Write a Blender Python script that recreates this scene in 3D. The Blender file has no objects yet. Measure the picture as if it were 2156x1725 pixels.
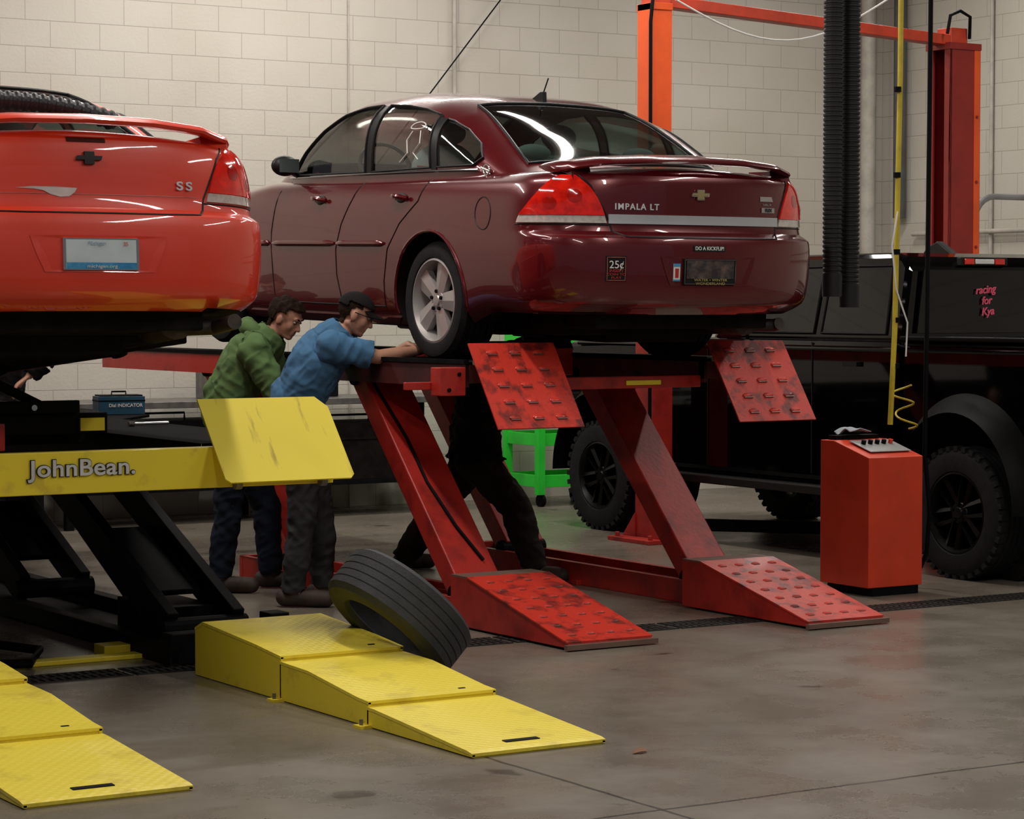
import bpy, bmesh, math, random, bisect
import numpy as np
from math import sin, cos, pi, radians, atan2, sqrt
from mathutils import Vector, Matrix, noise
random.seed(7)
scene = bpy.context.scene
COL = scene.collection

# ------------------------------------------------------------------ helpers
def mat(name, col, rough=0.5, metal=0.0, coat=0.0, var=0.12, scale=6.0, bump=0.0, bscale=40.0, col2=None, spec=0.5, emis=0, lo=.32, hi=.58, stretch=None):
    m = bpy.data.materials.new(name); m.use_nodes = True
    nt = m.node_tree; b = nt.nodes['Principled BSDF']
    b.inputs['Roughness'].default_value = rough
    b.inputs['Metallic'].default_value = metal
    b.inputs['Specular IOR Level'].default_value = spec
    b.inputs['Coat Weight'].default_value = coat
    b.inputs['Coat Roughness'].default_value = 0.03
    tc = nt.nodes.new('ShaderNodeTexCoord')
    n = nt.nodes.new('ShaderNodeTexNoise'); n.inputs['Scale'].default_value = scale
    n.inputs['Detail'].default_value = 6; n.inputs['Roughness'].default_value = 0.6
    if stretch:
        mp=nt.nodes.new('ShaderNodeMapping'); mp.inputs['Scale'].default_value=stretch
        nt.links.new(tc.outputs['Object'],mp.inputs[0]); nt.links.new(mp.outputs[0],n.inputs['Vector'])
    else: nt.links.new(tc.outputs['Object'], n.inputs['Vector'])
    r = nt.nodes.new('ShaderNodeValToRGB')
    c2 = col2 if col2 else tuple(max(0, c*(1-var*2)) for c in col)
    r.color_ramp.elements[0].position = lo; r.color_ramp.elements[0].color = (*c2, 1)
    r.color_ramp.elements[1].position = hi; r.color_ramp.elements[1].color = (*col, 1)
    nt.links.new(n.outputs['Fac'], r.inputs['Fac'])
    nt.links.new(r.outputs['Color'], b.inputs['Base Color'])
    if emis:
        b.inputs['Emission Color'].default_value = (*col, 1); b.inputs['Emission Strength'].default_value = emis
    if bump:
        n2 = nt.nodes.new('ShaderNodeTexNoise'); n2.inputs['Scale'].default_value = bscale; n2.inputs['Detail'].default_value = 5
        nt.links.new(tc.outputs['Object'], n2.inputs['Vector'])
        bp = nt.nodes.new('ShaderNodeBump'); bp.inputs['Strength'].default_value = bump; bp.inputs['Distance'].default_value = 0.01
        nt.links.new(n2.outputs['Fac'], bp.inputs['Height']); nt.links.new(bp.outputs['Normal'], b.inputs['Normal'])
    return m

def glassmat(name, tint, refl=0.12):
    m = bpy.data.materials.new(name); m.use_nodes = True
    nt = m.node_tree; nt.nodes.clear()
    o = nt.nodes.new('ShaderNodeOutputMaterial'); mx = nt.nodes.new('ShaderNodeMixShader')
    t = nt.nodes.new('ShaderNodeBsdfTransparent'); t.inputs['Color'].default_value = (*tint, 1)
    g = nt.nodes.new('ShaderNodeBsdfGlossy'); g.inputs['Roughness'].default_value = 0.04
    l = nt.nodes.new('ShaderNodeLayerWeight'); l.inputs['Blend'].default_value = 0.25
    mr = nt.nodes.new('ShaderNodeMapRange'); mr.inputs['To Min'].default_value = refl; mr.inputs['To Max'].default_value = 0.9
    nt.links.new(l.outputs['Fresnel'], mr.inputs['Value']); nt.links.new(mr.outputs['Result'], mx.inputs['Fac'])
    nt.links.new(t.outputs[0], mx.inputs[1]); nt.links.new(g.outputs[0], mx.inputs[2]); nt.links.new(mx.outputs[0], o.inputs['Surface'])
    return m

class MB:
    def __init__(s): s.v=[]; s.f=[]; s.m=[]
    def add(s, vs, fs, mi=0, M=None):
        o=len(s.v)
        for p in vs:
            p=Vector(p); s.v.append(M@p if M else p)
        for f in fs: s.f.append([i+o for i in f]); s.m.append(mi)
        return s
    def box(s, c, d, mi=0, M=None, rot=None):
        x,y,z=[k/2 for k in d]
        vs=[Vector((sx*x,sy*y,sz*z)) for sz in(-1,1) for sy in(-1,1) for sx in(-1,1)]
        if rot is not None: vs=[rot@v for v in vs]
        vs=[v+Vector(c) for v in vs]
        return s.add(vs,[(0,2,3,1),(4,5,7,6),(0,1,5,4),(2,6,7,3),(0,4,6,2),(1,3,7,5)],mi,M)
    def bx(s,x0,x1,y0,y1,z0,z1,mi=0,M=None):
        return s.box(((x0+x1)/2,(y0+y1)/2,(z0+z1)/2),(abs(x1-x0),abs(y1-y0),abs(z1-z0)),mi,M)
    def prism(s, poly, a, b, axis='x', mi=0, M=None):
        def mk(p,q,t): return (t,p,q) if axis=='x' else ((p,t,q) if axis=='y' else (p,q,t))
        n=len(poly); vs=[mk(p,q,a) for p,q in poly]+[mk(p,q,b) for p,q in poly]
        fs=[tuple(range(n))[::-1],tuple(range(n,2*n))]+[(i,(i+1)%n,n+(i+1)%n,n+i) for i in range(n)]
        return s.add(vs,fs,mi,M)
    def tube(s, pts, r, n=8, mi=0, M=None, closed=False, flat=1.0):
        pts=[Vector(p) for p in pts]; N=len(pts); rs=r if isinstance(r,(list,tuple)) else [r]*N
        vs=[]; fs=[]; prev=None
        for i,p in enumerate(pts):
            if closed: t=(pts[(i+1)%N]-pts[i-1])
            else: t=pts[min(i+1,N-1)]-pts[max(i-1,0)]
            t.normalize() if t.length>1e-9 else None
            if prev is None:
                a=Vector((0,0,1)) if abs(t.z)<0.9 else Vector((1,0,0)); u=t.cross(a).normalized()
            else:
                u=prev-t*prev.dot(t)
                u=u.normalized() if u.length>1e-6 else t.orthogonal().normalized()
            prev=u; w=t.cross(u)
            for k in range(n):
                an=2*pi*k/n; vs.append(p+(u*cos(an)+w*sin(an)*flat)*rs[i])
        for i in range(N if closed else N-1):
            j=(i+1)%N
            for k in range(n): fs.append((i*n+k,i*n+(k+1)%n,j*n+(k+1)%n,j*n+k))
        if not closed: fs.append(tuple(range(n))[::-1]); fs.append(tuple((N-1)*n+k for k in range(n)))
        return s.add(vs,fs,mi,M)
    def lathe(s, prof, n=40, mi=0, M=None, axis='x', closed=False, c=(0,0,0)):
        vs=[];fs=[];c=Vector(c)
        for a,r in prof:
            for k in range(n):
                t=2*pi*k/n
                p=(a,r*cos(t),r*sin(t)) if axis=='x' else ((r*cos(t),r*sin(t),a) if axis=='z' else (r*sin(t),a,r*cos(t)))
                vs.append(Vector(p)+c)
        m=len(prof)
        for i in range(m if closed else m-1):
            j=(i+1)%m
            for k in range(n): fs.append((i*n+k,j*n+k,j*n+(k+1)%n,i*n+(k+1)%n))
        if not closed:
            if prof[0][1]>1e-6: fs.append(tuple(range(n)))
            if prof[-1][1]>1e-6: fs.append(tuple((m-1)*n+k for k in range(n))[::-1])
        return s.add(vs,fs,mi,M)
    def cyl(s,a,b,r,n=16,mi=0,M=None,r2=None): return s.tube([a,b],[r,r if r2 is None else r2],n,mi,M)
    def ell(s,c,rad,mi=0,M=None,n=12,rot=None):
        vs=[];fs=[];c=Vector(c)
        for i in range(n+1):
            th=pi*i/n
            for k in range(2*n):
                p=Vector((rad[0]*sin(th)*cos(pi*k/n),rad[1]*sin(th)*sin(pi*k/n),rad[2]*cos(th)))
                if rot is not None: p=rot@p
                vs.append(p+c)
        for i in range(n):
            for k in range(2*n): fs.append((i*2*n+k,(i+1)*2*n+k,(i+1)*2*n+(k+1)%(2*n),i*2*n+(k+1)%(2*n)))
        return s.add(vs,fs,mi,M)
    def grid(s, fn, nu, nv, mi=0, M=None, flip=False):
        vs=[fn(i/nu,j/nv) for j in range(nv+1) for i in range(nu+1)]
        fs=[]
        for j in range(nv):
            for i in range(nu):
                a=j*(nu+1)+i; q=(a,a+1,a+nu+2,a+nu+1); fs.append(q[::-1] if flip else q)
        return s.add(vs,fs,mi,M)
    def mesh(s,name,mats,smooth=False,fix=True,ang=35):
        me=bpy.data.meshes.new(name); me.from_pydata([tuple(v) for v in s.v],[],s.f)
        for m in (mats if isinstance(mats,(list,tuple)) else [mats]): me.materials.append(m)
        me.polygons.foreach_set('material_index',s.m)
        if fix:
            bm=bmesh.new(); bm.from_mesh(me); bmesh.ops.remove_doubles(bm,verts=bm.verts,dist=1e-5)
            bmesh.ops.recalc_face_normals(bm,faces=bm.faces); bm.to_mesh(me); bm.free()
        if smooth:
            me.shade_smooth(); me.set_sharp_from_angle(angle=radians(ang))
        me.update(); return me
    def obj(s,name,mats,parent=None,smooth=False,bevel=0,fix=True,ang=35,label=None):
        o=bpy.data.objects.new(name,s.mesh(name,mats,smooth,fix,ang)); COL.objects.link(o)
        if parent: o.parent=parent
        if bevel:
            b=o.modifiers.new('bevel','BEVEL'); b.width=bevel; b.segments=2; b.limit_method='ANGLE'; b.angle_limit=radians(40)
        if label: o['label']=label
        return o

def empty(name,loc,label,cat,group=None,rotz=0):
    e=bpy.data.objects.new(name,None); e.location=loc; e.rotation_euler=(0,0,rotz); e.empty_display_size=.2
    COL.objects.link(e); e['label']=label; e['category']=cat
    if group: e['group']=group
    return e
def top(o,label,cat,group=None):
    o['label']=label; o['category']=cat
    if group: o['group']=group
    return o

def textverts(body,size,extr=0.002,align='CENTER',shear=0,spacing=1.0,bold=0.0,sx=1.0):
    c=bpy.data.curves.new('txt','FONT'); c.body=body; c.size=size; c.extrude=extr; c.align_x=align; c.align_y='CENTER'; c.shear=shear; c.space_character=spacing; c.offset=bold
    o=bpy.data.objects.new('txt',c); COL.objects.link(o)
    dg=bpy.context.evaluated_depsgraph_get(); dg.update()
    me=bpy.data.meshes.new_from_object(o.evaluated_get(dg))
    vs=[Vector((v.co.x*sx,v.co.y,v.co.z)) for v in me.vertices]; fs=[tuple(p.vertices) for p in me.polygons]
    bpy.data.objects.remove(o); bpy.data.meshes.remove(me)
    return vs,fs
def frame(o,xd,up):
    x=Vector(xd).normalized(); n=x.cross(Vector(up)).normalized(); u=n.cross(x)
    M=Matrix.Identity(4)
    for i in range(3): M[i][0]=x[i]; M[i][1]=u[i]; M[i][2]=n[i]; M[i][3]=o[i]
    return M
def text(name,body,size,M,m,parent=None,**k):
    vs,fs=textverts(body,size,**k); b=MB(); b.add(vs,fs,0,M)
    return b.obj(name,m,parent,fix=False)

def itp(tab,x):
    n=len(tab)
    if x<=tab[0][0]: return tab[0][1]
    if x>=tab[-1][0]: return tab[-1][1]
    def sl(i):
        if i==0: return (tab[1][1]-tab[0][1])/(tab[1][0]-tab[0][0])
        if i==n-1: return (tab[-1][1]-tab[-2][1])/(tab[-1][0]-tab[-2][0])
        a=(tab[i][1]-tab[i-1][1])/(tab[i][0]-tab[i-1][0]); b=(tab[i+1][1]-tab[i][1])/(tab[i+1][0]-tab[i][0])
        return 0 if a*b<=0 else 2*a*b/(a+b)
    for i in range(n-1):
        if x<=tab[i+1][0]:
            h=tab[i+1][0]-tab[i][0]; t=(x-tab[i][0])/h
            return (2*t**3-3*t*t+1)*tab[i][1]+(t**3-2*t*t+t)*h*sl(i)+(-2*t**3+3*t*t)*tab[i+1][1]+(t**3-t*t)*h*sl(i+1)
def inpoly(p,poly):
    x,y=p; c=False; n=len(poly)
    for i in range(n):
        x1,y1=poly[i]; x2,y2=poly[i-1]
        if (y1>y)!=(y2>y) and x<(x2-x1)*(y-y1)/(y2-y1)+x1: c=not c
    return c

# ------------------------------------------------------------------ materials
M_maroon=mat('maroon_paint',(0.115,0.005,0.009),0.26,0.30,1.0,var=.04,scale=2)
M_redcar=mat('red_paint',(0.74,0.040,0.012),0.38,0.0,.9,var=.04,scale=2)
M_blackp=mat('black_paint',(0.0010,0.0010,0.0012),0.04,0.0,0,var=.1,scale=2,spec=.40)
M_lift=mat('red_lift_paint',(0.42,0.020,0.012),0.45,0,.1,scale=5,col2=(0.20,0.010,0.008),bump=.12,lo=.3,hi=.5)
M_liftworn=mat('worn_red_paint',(0.58,0.032,0.016),0.45,0,.1,scale=9,col2=(0.16,0.016,0.012),bump=.2,lo=.36,hi=.50)
M_orange=mat('orange_lift_paint',(0.85,0.10,0.012),0.45,0,.1,var=.1,scale=3)
M_yellow=mat('yellow_paint',(0.84,0.66,0.035),0.45,0,.1,scale=6,col2=(.66,.50,.04),lo=.33,hi=.45)
M_yhose=mat('yellow_hose',(0.62,0.47,0.03),0.5,var=.15)
M_black=mat('black_steel',(0.0045,0.0045,0.0055),0.6,0,var=.2,scale=10,spec=.09)
M_deck=mat('dark_deck',(0.010,0.010,0.010),0.9,0,var=.2,scale=8,bump=.2,spec=.04)
M_dark=mat('underbody_dark',(0.012,0.010,0.009),0.85,0,var=.3,scale=8,bump=.3,spec=.1)
M_rubber=mat('tire_rubber',(0.016,0.016,0.017),0.8,0,var=.15,scale=20,bump=.15,bscale=120,spec=.2)
M_trim=mat('black_trim',(0.008,0.008,0.008),0.45,spec=.3)
M_flare=mat('black_textured_plastic',(0.004,0.004,0.004),0.5,spec=.08)
M_blackrim=mat('black_rim',(0.004,0.004,0.004),0.35,spec=.22)
M_chrome=mat('chrome',(0.75,0.75,0.76),0.15,1.0,var=.02)
M_badge=mat('bright_silver_badge',(0.70,0.70,0.72),0.35,.2,var=.02)
M_brushed=mat('brushed_trim',(0.60,0.62,0.65),0.30,.5,var=.03)
M_silver=mat('alloy_silver',(0.45,0.42,0.41),0.4,.5,var=.05)
M_letter=mat('silver_letter',(0.62,0.62,0.66),0.5)
M_steel=mat('grey_steel',(0.22,0.21,0.20),0.45,.7,var=.2,scale=12)
M_white=mat('white_plastic',(0.75,0.74,0.7),0.5,var=.04)
M_glass=glassmat('tinted_glass',(0.86,0.93,0.88),0.12)
M_rglass=glassmat('dark_rear_glass',(0.58,0.71,0.65),0.14)
M_light=mat('tail_light_red',(0.70,0.014,0.006),0.10,0,1,scale=20,col2=(.36,.006,.003),emis=0.12,lo=.34,hi=.62)
M_lightd=mat('tail_light_dark_red',(0.42,0.008,0.004),0.1,0,1,scale=18,col2=(.22,.004,.003),emis=.05)
M_lens=mat('clear_lens',(0.68,0.62,0.57),0.1,.2,1,var=.15,scale=30)
M_seat=mat('seat_cloth',(0.20,0.225,0.225),0.9,var=.1)
M_inter=mat('interior_grey',(0.09,0.095,0.09),0.8)
M_green=mat('green_paint',(0.03,0.70,0.05),0.4,0,.2,var=.1)

# ------------------------------------------------------------------ room
def concrete():
    m=bpy.data.materials.new('concrete_floor'); m.use_nodes=True; nt=m.node_tree; b=nt.nodes['Principled BSDF']; L=nt.links.new
    tc=nt.nodes.new('ShaderNodeTexCoord')
    def noi(s,d=8,r=.6):
        n=nt.nodes.new('ShaderNodeTexNoise'); n.inputs['Scale'].default_value=s; n.inputs['Detail'].default_value=d; n.inputs['Roughness'].default_value=r
        L(tc.outputs['Object'],n.inputs['Vector']); return n.outputs['Fac']
    def ramp(f,a,ca,c,cb):
        r=nt.nodes.new('ShaderNodeValToRGB'); r.color_ramp.elements[0].position=a; r.color_ramp.elements[0].color=(*ca,1)
        r.color_ramp.elements[1].position=c; r.color_ramp.elements[1].color=(*cb,1); L(f,r.inputs['Fac']); return r.outputs['Color']
    def mul(a,c):
        x=nt.nodes.new('ShaderNodeMix'); x.data_type='RGBA'; x.blend_type='MULTIPLY'; x.inputs[0].default_value=1
        L(a,x.inputs[6]); L(c,x.inputs[7]); return x.outputs[2]
    base=ramp(noi(.8,6),.35,(.148,.124,.098),.62,(.195,.167,.135))
    c=mul(base,ramp(noi(9,10,.7),.3,(.83,.82,.80),.6,(1,1,1)))
    c=mul(c,ramp(noi(3.2,3,.4),.25,(.4,.37,.34),.285,(1,1,1)))
    c=mul(c,ramp(noi(70,3),.25,(.87,.87,.87),.5,(1,1,1)))
    sp=nt.nodes.new('ShaderNodeSeparateXYZ'); L(tc.outputs['Object'],sp.inputs[0])
    wob=noi(3,4)
    def line(out,pos,w):
        s=nt.nodes.new('ShaderNodeMath'); s.operation='SUBTRACT'; L(out,s.inputs[0]); s.inputs[1].default_value=pos
        q=nt.nodes.new('ShaderNodeMath'); q.operation='MULTIPLY_ADD'; L(wob,q.inputs[0]); q.inputs[1].default_value=.03; L(s.outputs[0],q.inputs[2])
        a=nt.nodes.new('ShaderNodeMath'); a.operation='ABSOLUTE'; L(q.outputs[0],a.inputs[0])
        g=nt.nodes.new('ShaderNodeMath'); g.operation='GREATER_THAN'; L(a.outputs[0],g.inputs[0]); g.inputs[1].default_value=w
        r=nt.nodes.new('ShaderNodeMath'); r.operation='MULTIPLY_ADD'; L(g.outputs[0],r.inputs[0]); r.inputs[1].default_value=.82; r.inputs[2].default_value=.18
        return r.outputs[0]
    for o,p in ((sp.outputs['X'],4.71),(sp.outputs['Y'],6.59)):
        cc=nt.nodes.new('ShaderNodeCombineColor'); l=line(o,p-.015,.009)
        for k in range(3): L(l,cc.inputs[k])
        c=mul(c,cc.outputs[0])
    L(c,b.inputs['Base Color'])
    rr=nt.nodes.new('ShaderNodeMapRange'); L(noi(2,6),rr.inputs['Value']); rr.inputs['From Min'].default_value=.3; rr.inputs['From Max'].default_value=.7
    rr.inputs['To Min'].default_value=.20; rr.inputs['To Max'].default_value=.38; L(rr.outputs[0],b.inputs['Roughness'])
    bp=nt.nodes.new('ShaderNodeBump'); bp.inputs['Strength'].default_value=.07; L(noi(25,6),bp.inputs['Height']); L(bp.outputs[0],b.inputs['Normal'])
    return m
def cmu(name,ax):
    m=bpy.data.materials.new(name); m.use_nodes=True; nt=m.node_tree; b=nt.nodes['Principled BSDF']; L=nt.links.new
    tc=nt.nodes.new('ShaderNodeTexCoord'); sp=nt.nodes.new('ShaderNodeSeparateXYZ'); cb=nt.nodes.new('ShaderNodeCombineXYZ')
    L(tc.outputs['Object'],sp.inputs[0]); L(sp.outputs[ax],cb.inputs[0]); L(sp.outputs['Z'],cb.inputs[1])
    br=nt.nodes.new('ShaderNodeTexBrick'); L(cb.outputs[0],br.inputs['Vector'])
    br.inputs['Scale'].default_value=1; br.inputs['Brick Width'].default_value=.4; br.inputs['Row Height'].default_value=.2
    br.inputs['Mortar Size'].default_value=.004; br.inputs['Mortar Smooth'].default_value=.5
    br.inputs['Color1'].default_value=(.56,.525,.465,1); br.inputs['Color2'].default_value=(.55,.515,.455,1); br.inputs['Mortar'].default_value=(.39,.36,.315,1)
    n=nt.nodes.new('ShaderNodeTexNoise'); n.inputs['Scale'].default_value=.9; n.inputs['Detail'].default_value=6; L(tc.outputs['Object'],n.inputs['Vector'])
    r=nt.nodes.new('ShaderNodeValToRGB'); r.color_ramp.elements[0].position=.3; r.color_ramp.elements[0].color=(.90,.885,.86,1); r.color_ramp.elements[1].position=.6
    L(n.outputs['Fac'],r.inputs['Fac'])
    x=nt.nodes.new('ShaderNodeMix'); x.data_type='RGBA'; x.blend_type='MULTIPLY'; x.inputs[0].default_value=1; L(br.outputs['Color'],x.inputs[6]); L(r.outputs['Color'],x.inputs[7])
    L(x.outputs[2],b.inputs['Base Color']); b.inputs['Roughness'].default_value=.6
    n2=nt.nodes.new('ShaderNodeTexNoise'); n2.inputs['Scale'].default_value=40; L(tc.outputs['Object'],n2.inputs['Vector'])
    ad=nt.nodes.new('ShaderNodeMath'); ad.operation='MULTIPLY_ADD'; L(br.outputs['Fac'],ad.inputs[0]); ad.inputs[1].default_value=-1.0; L(n2.outputs['Fac'],ad.inputs[2])
    bp=nt.nodes.new('ShaderNodeBump'); bp.inputs['Strength'].default_value=.4; bp.inputs['Distance'].default_value=.005; L(ad.outputs[0],bp.inputs['Height']); L(bp.outputs[0],b.inputs['Normal'])
    return m
def struct(o): o['kind']='structure'; return o
WY=17.8; WX=15.2; CZ=5.6
struct(MB().bx(-8,WX+.2,-3,WY+.2,-.1,0).obj('floor',concrete()))
struct(MB().bx(-8,WX+.2,WY,WY+.2,0,CZ).obj('wall_back',cmu('painted_block_wall','X')))
struct(MB().bx(WX,WX+.2,-3,WY,0,CZ).obj('wall_right',cmu('painted_block_side_wall','Y')))
struct(MB().bx(-8,WX+.2,-3,WY+.2,CZ,CZ+.1).obj('ceiling',mat('ceiling_paint',(.18,.17,.16),.8)))

# ------------------------------------------------------------------ camera
H=1.66
cam=bpy.data.objects.new('camera',bpy.data.cameras.new('camera')); COL.objects.link(cam)
cam.data.lens=5200/2156*36; cam.data.sensor_width=36; cam.data.sensor_fit='HORIZONTAL'
cam.location=(0,0,H); cam.rotation_euler=(radians(90)-math.atan(222.5/5200),0,radians(-32))
scene.camera=cam; cam.data.clip_end=200

# ------------------------------------------------------------------ lights
def strip(x,y,lx,ly,power,z=5.15):
    l=bpy.data.lights.new('ceiling_light','AREA'); l.shape='RECTANGLE'; l.size=lx; l.size_y=ly; l.energy=power*1.36; l.color=(1,.955,.885)
    o=bpy.data.objects.new('ceiling_light_source',l); COL.objects.link(o)
    b=MB(); b.bx(-lx/2-.05,lx/2+.05,-ly/2-.05,ly/2+.05,.02,.12); b.cyl((0,0,.12),(0,0,CZ-z),.01)
    f=b.obj('ceiling_light_fixture',M_white); f.location=(x,y,z); top(f,'white suspended fluorescent strip light fixture','ceiling light','shop ceiling lights')
    o.parent=f; o.location=(0,0,0.0)
for x,y,lx,ly,p in ((3,3.5,.22,3.5,60),(7,5,.22,3.5,88),(11,6,.22,3.5,88),(1.5,9.5,.22,3.5,75),(5.3,11,.22,3.5,95),(9.2,12.6,.16,3.5,85),(12.6,11,.22,3.5,55),(3.5,15.3,3.5,.22,92),(8.5,16.2,3.5,.22,86),(13,15.5,1.8,.22,50)):
    strip(x,y,lx,ly,p)
w=bpy.data.worlds.new('world'); scene.world=w; w.use_nodes=True
w.node_tree.nodes['Background'].inputs[0].default_value=(.85,.90,1,1); w.node_tree.nodes['Background'].inputs[1].default_value=.11

# ------------------------------------------------------------------ car
CL=4.95; WR=.322; AX=(1.35,4.05)
Wt=[(.18,.80),(.22,.84),(.28,.868),(.38,.880),(.5,.887),(.6,.892),(.72,.886),(.82,.878),(.90,.862),(.955,.835),(.985,.80),(1.0,.765)]
Rt=[(.18,.12),(.22,.07),(.26,.03),(.32,.012),(.42,.004),(.52,0),(.63,.004),(.665,.012),(.685,.05),(.70,.085),(.76,.095),(.85,.095),(.95,.100),(.985,.108),(1.0,.13)]
Ft=[(.18,.14),(.3,.03),(.5,0),(.62,.03),(.72,.12),(.85,.3),(1.0,.5)]
def zmod(y,z):
    if y<1.15 and z<.5:
        k=max(0,min(1,(1.15-y)/.4)); k=k*k*(3-2*k); return .5-(.5-z)*(1-.30*k)
    k=1-.42*max(0,min(1,(y-3.4)/1.5))**1.3
    return z if z<.55 else .55+(z-.55)*k
_oc={}
def outline(z):
    k=round(z,4)
    if k in _oc: return _oc[k]
    W=itp(Wt,z);R=itp(Rt,z);F=CL-itp(Ft,z); Lc=.46; n=2.75; Lf=.95
    p=[]
    for i in range(25):
        f=pi/2*i/24; p.append((W*sin(f)**(2/n),R+Lc*(1-max(0,cos(f))**(2/n))))
    y0=R+Lc; y1=F-Lf
    for i in range(1,44): p.append((W,y0+(y1-y0)*i/44))
    for i in range(20,-1,-1):
        f=pi/2*i/20; p.append((W*sin(f)**(2/2.3),F-Lf*(1-max(0,cos(f))**(2/2.3))))
    cum=[0]
    for i in range(1,len(p)): cum.append(cum[-1]+math.hypot(p[i][0]-p[i-1][0],p[i][1]-p[i-1][1]))
    _oc[k]=(p,cum); return _oc[k]
def S0(g,z):
    p,c=outline(z); a=abs(g); i=max(1,min(len(c)-1,bisect.bisect_left(c,a))); t=(a-c[i-1])/max(1e-9,c[i]-c[i-1])
    x=p[i-1][0]+(p[i][0]-p[i-1][0])*t; y=p[i-1][1]+(p[i][1]-p[i-1][1])*t
    return Vector((x if g>=0 else -x,y,zmod(y,z)))
def SW(g,z,w=0):
    P=S0(g,z); du=S0(g+.012,z)-S0(g-.012,z); dv=S0(g,min(1.0,z+.012))-S0(g,max(.18,z-.012))
    n=du.cross(dv).normalized()
    return P+n*w
def gy(y,z,side=-1):
    p,c=outline(z)
    for i in range(1,len(p)):
        if p[i][1]>=y:
            t=(y-p[i-1][1])/max(1e-9,p[i][1]-p[i-1][1]); return side*(c[i-1]+(c[i]-c[i-1])*t)
    return side*c[-1]
def patch(b,ua,ub,v0,v1,nu=16,nv=8,w=.008,mi=0):
    U=lambda f,v: itp(f,v) if isinstance(f,list) else f
    def fn(i,j):
        v=v0+(v1-v0)*j; u=U(ua,v)+(U(ub,v)-U(ua,v))*i
        return SW(u,v,w)
    b.grid(fn,nu,nv,mi)
    ring=[(i/nu,0) for i in range(nu)]+[(1,j/nv) for j in range(nv)]+[(i/nu,1) for i in range(nu,0,-1)]+[(0,j/nv) for j in range(nv,0,-1)]
    vs=[];n=len(ring)
    for i,j in ring:
        v=v0+(v1-v0)*j; u=U(ua,v)+(U(ub,v)-U(ua,v))*i; vs+= [SW(u,v,w),SW(u,v,-.004)]
    b.add(vs,[(2*k,2*((k+1)%n),2*((k+1)%n)+1,2*k+1) for k in range(n)],mi)
def wraptext(name,body,size,g0,z0,m,parent,w=.004,**k):
    vs,fs=textverts(body,size,**k); b=MB(); b.add([SW(g0+v.x,z0+v.y,w+v.z) for v in vs],fs,0)
    return b.obj(name,m,parent,fix=False)
def wrappoly(b,poly,g0,z0,w,mi=0,th=.003):
    n=len(poly); b.add([SW(g0+x,z0+y,w) for x,y in poly]+[SW(g0+x,z0+y,w-th) for x,y in poly],[tuple(range(n)),tuple(range(n,2*n))[::-1]]+[(i,(i+1)%n,n+(i+1)%n,n+i) for i in range(n)],mi)
ZT=[(.5,.955),(.62,1.0),(.8,1.085),(1.1,1.25),(1.4,1.38),(1.75,1.472),(2.15,1.508),(2.5,1.502),(2.8,1.450),(3.1,1.34),(3.4,1.17),(3.66,.97)]
WB=[(.5,.66),(.8,.765),(1.2,.80),(2,.812),(2.9,.80),(3.66,.70)]
ENT=[(.6,2.6),(1.0,3.2),(1.4,4.0),(2.6,4.0),(3.2,3.0),(3.6,2.7)]
def GH(y,th):
    n=itp(ENT,y); zt=itp(ZT,y); wb=itp(WB,y); s=sin(th); c=cos(th)
    return Vector((wb*abs(c)**(2/n)*(1 if c>0 else -1),y,.94+(zt-.94)*abs(s)**(2/n)))
def ghside(y,z,side=-1,off=.004):
    n=itp(ENT,y); zt=itp(ZT,y); wb=itp(WB,y); q=min(.999,max(0,(z-.94)/(zt-.94)))
    return Vector((side*(wb*(1-q**n)**(1/n)+off),y,z+off*.3))
def ghtop(x,y,off=.004):
    n=itp(ENT,y); zt=itp(ZT,y); wb=itp(WB,y); q=min(.999,abs(x)/wb)
    return Vector((x,y,.94+(zt-.94)*(1-q**n)**(1/n)+off))
WIN={'quarter':[(1.40,1.045),(1.05,1.05),(1.01,1.085),(1.10,1.165),(1.25,1.245),(1.39,1.295),(1.46,1.31)],
     'rear':[(2.12,1.035),(1.47,1.045),(1.53,1.335),(1.7,1.375),(1.9,1.402),(2.12,1.415)],
     'front':[(3.16,1.035),(2.20,1.035),(2.21,1.418),(2.4,1.412),(2.62,1.375),(2.85,1.29),(3.04,1.17)]}
RG=[(-.60,.80),(0,.755),(.60,.80),(.49,1.50),(0,1.54),(-.49,1.50)]
WS=[(-.60,3.46),(.60,3.46),(.54,2.80),(-.54,2.80)]
def dens(poly,n=8,closed=True):
    out=[]; m=len(poly)
    for i in range(m if closed else m-1):
        a=poly[i];b=poly[(i+1)%m]
        for k in range(n): out.append((a[0]+(b[0]-a[0])*k/n,a[1]+(b[1]-a[1])*k/n))
    if not closed: out.append(poly[-1])
    return out

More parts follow.
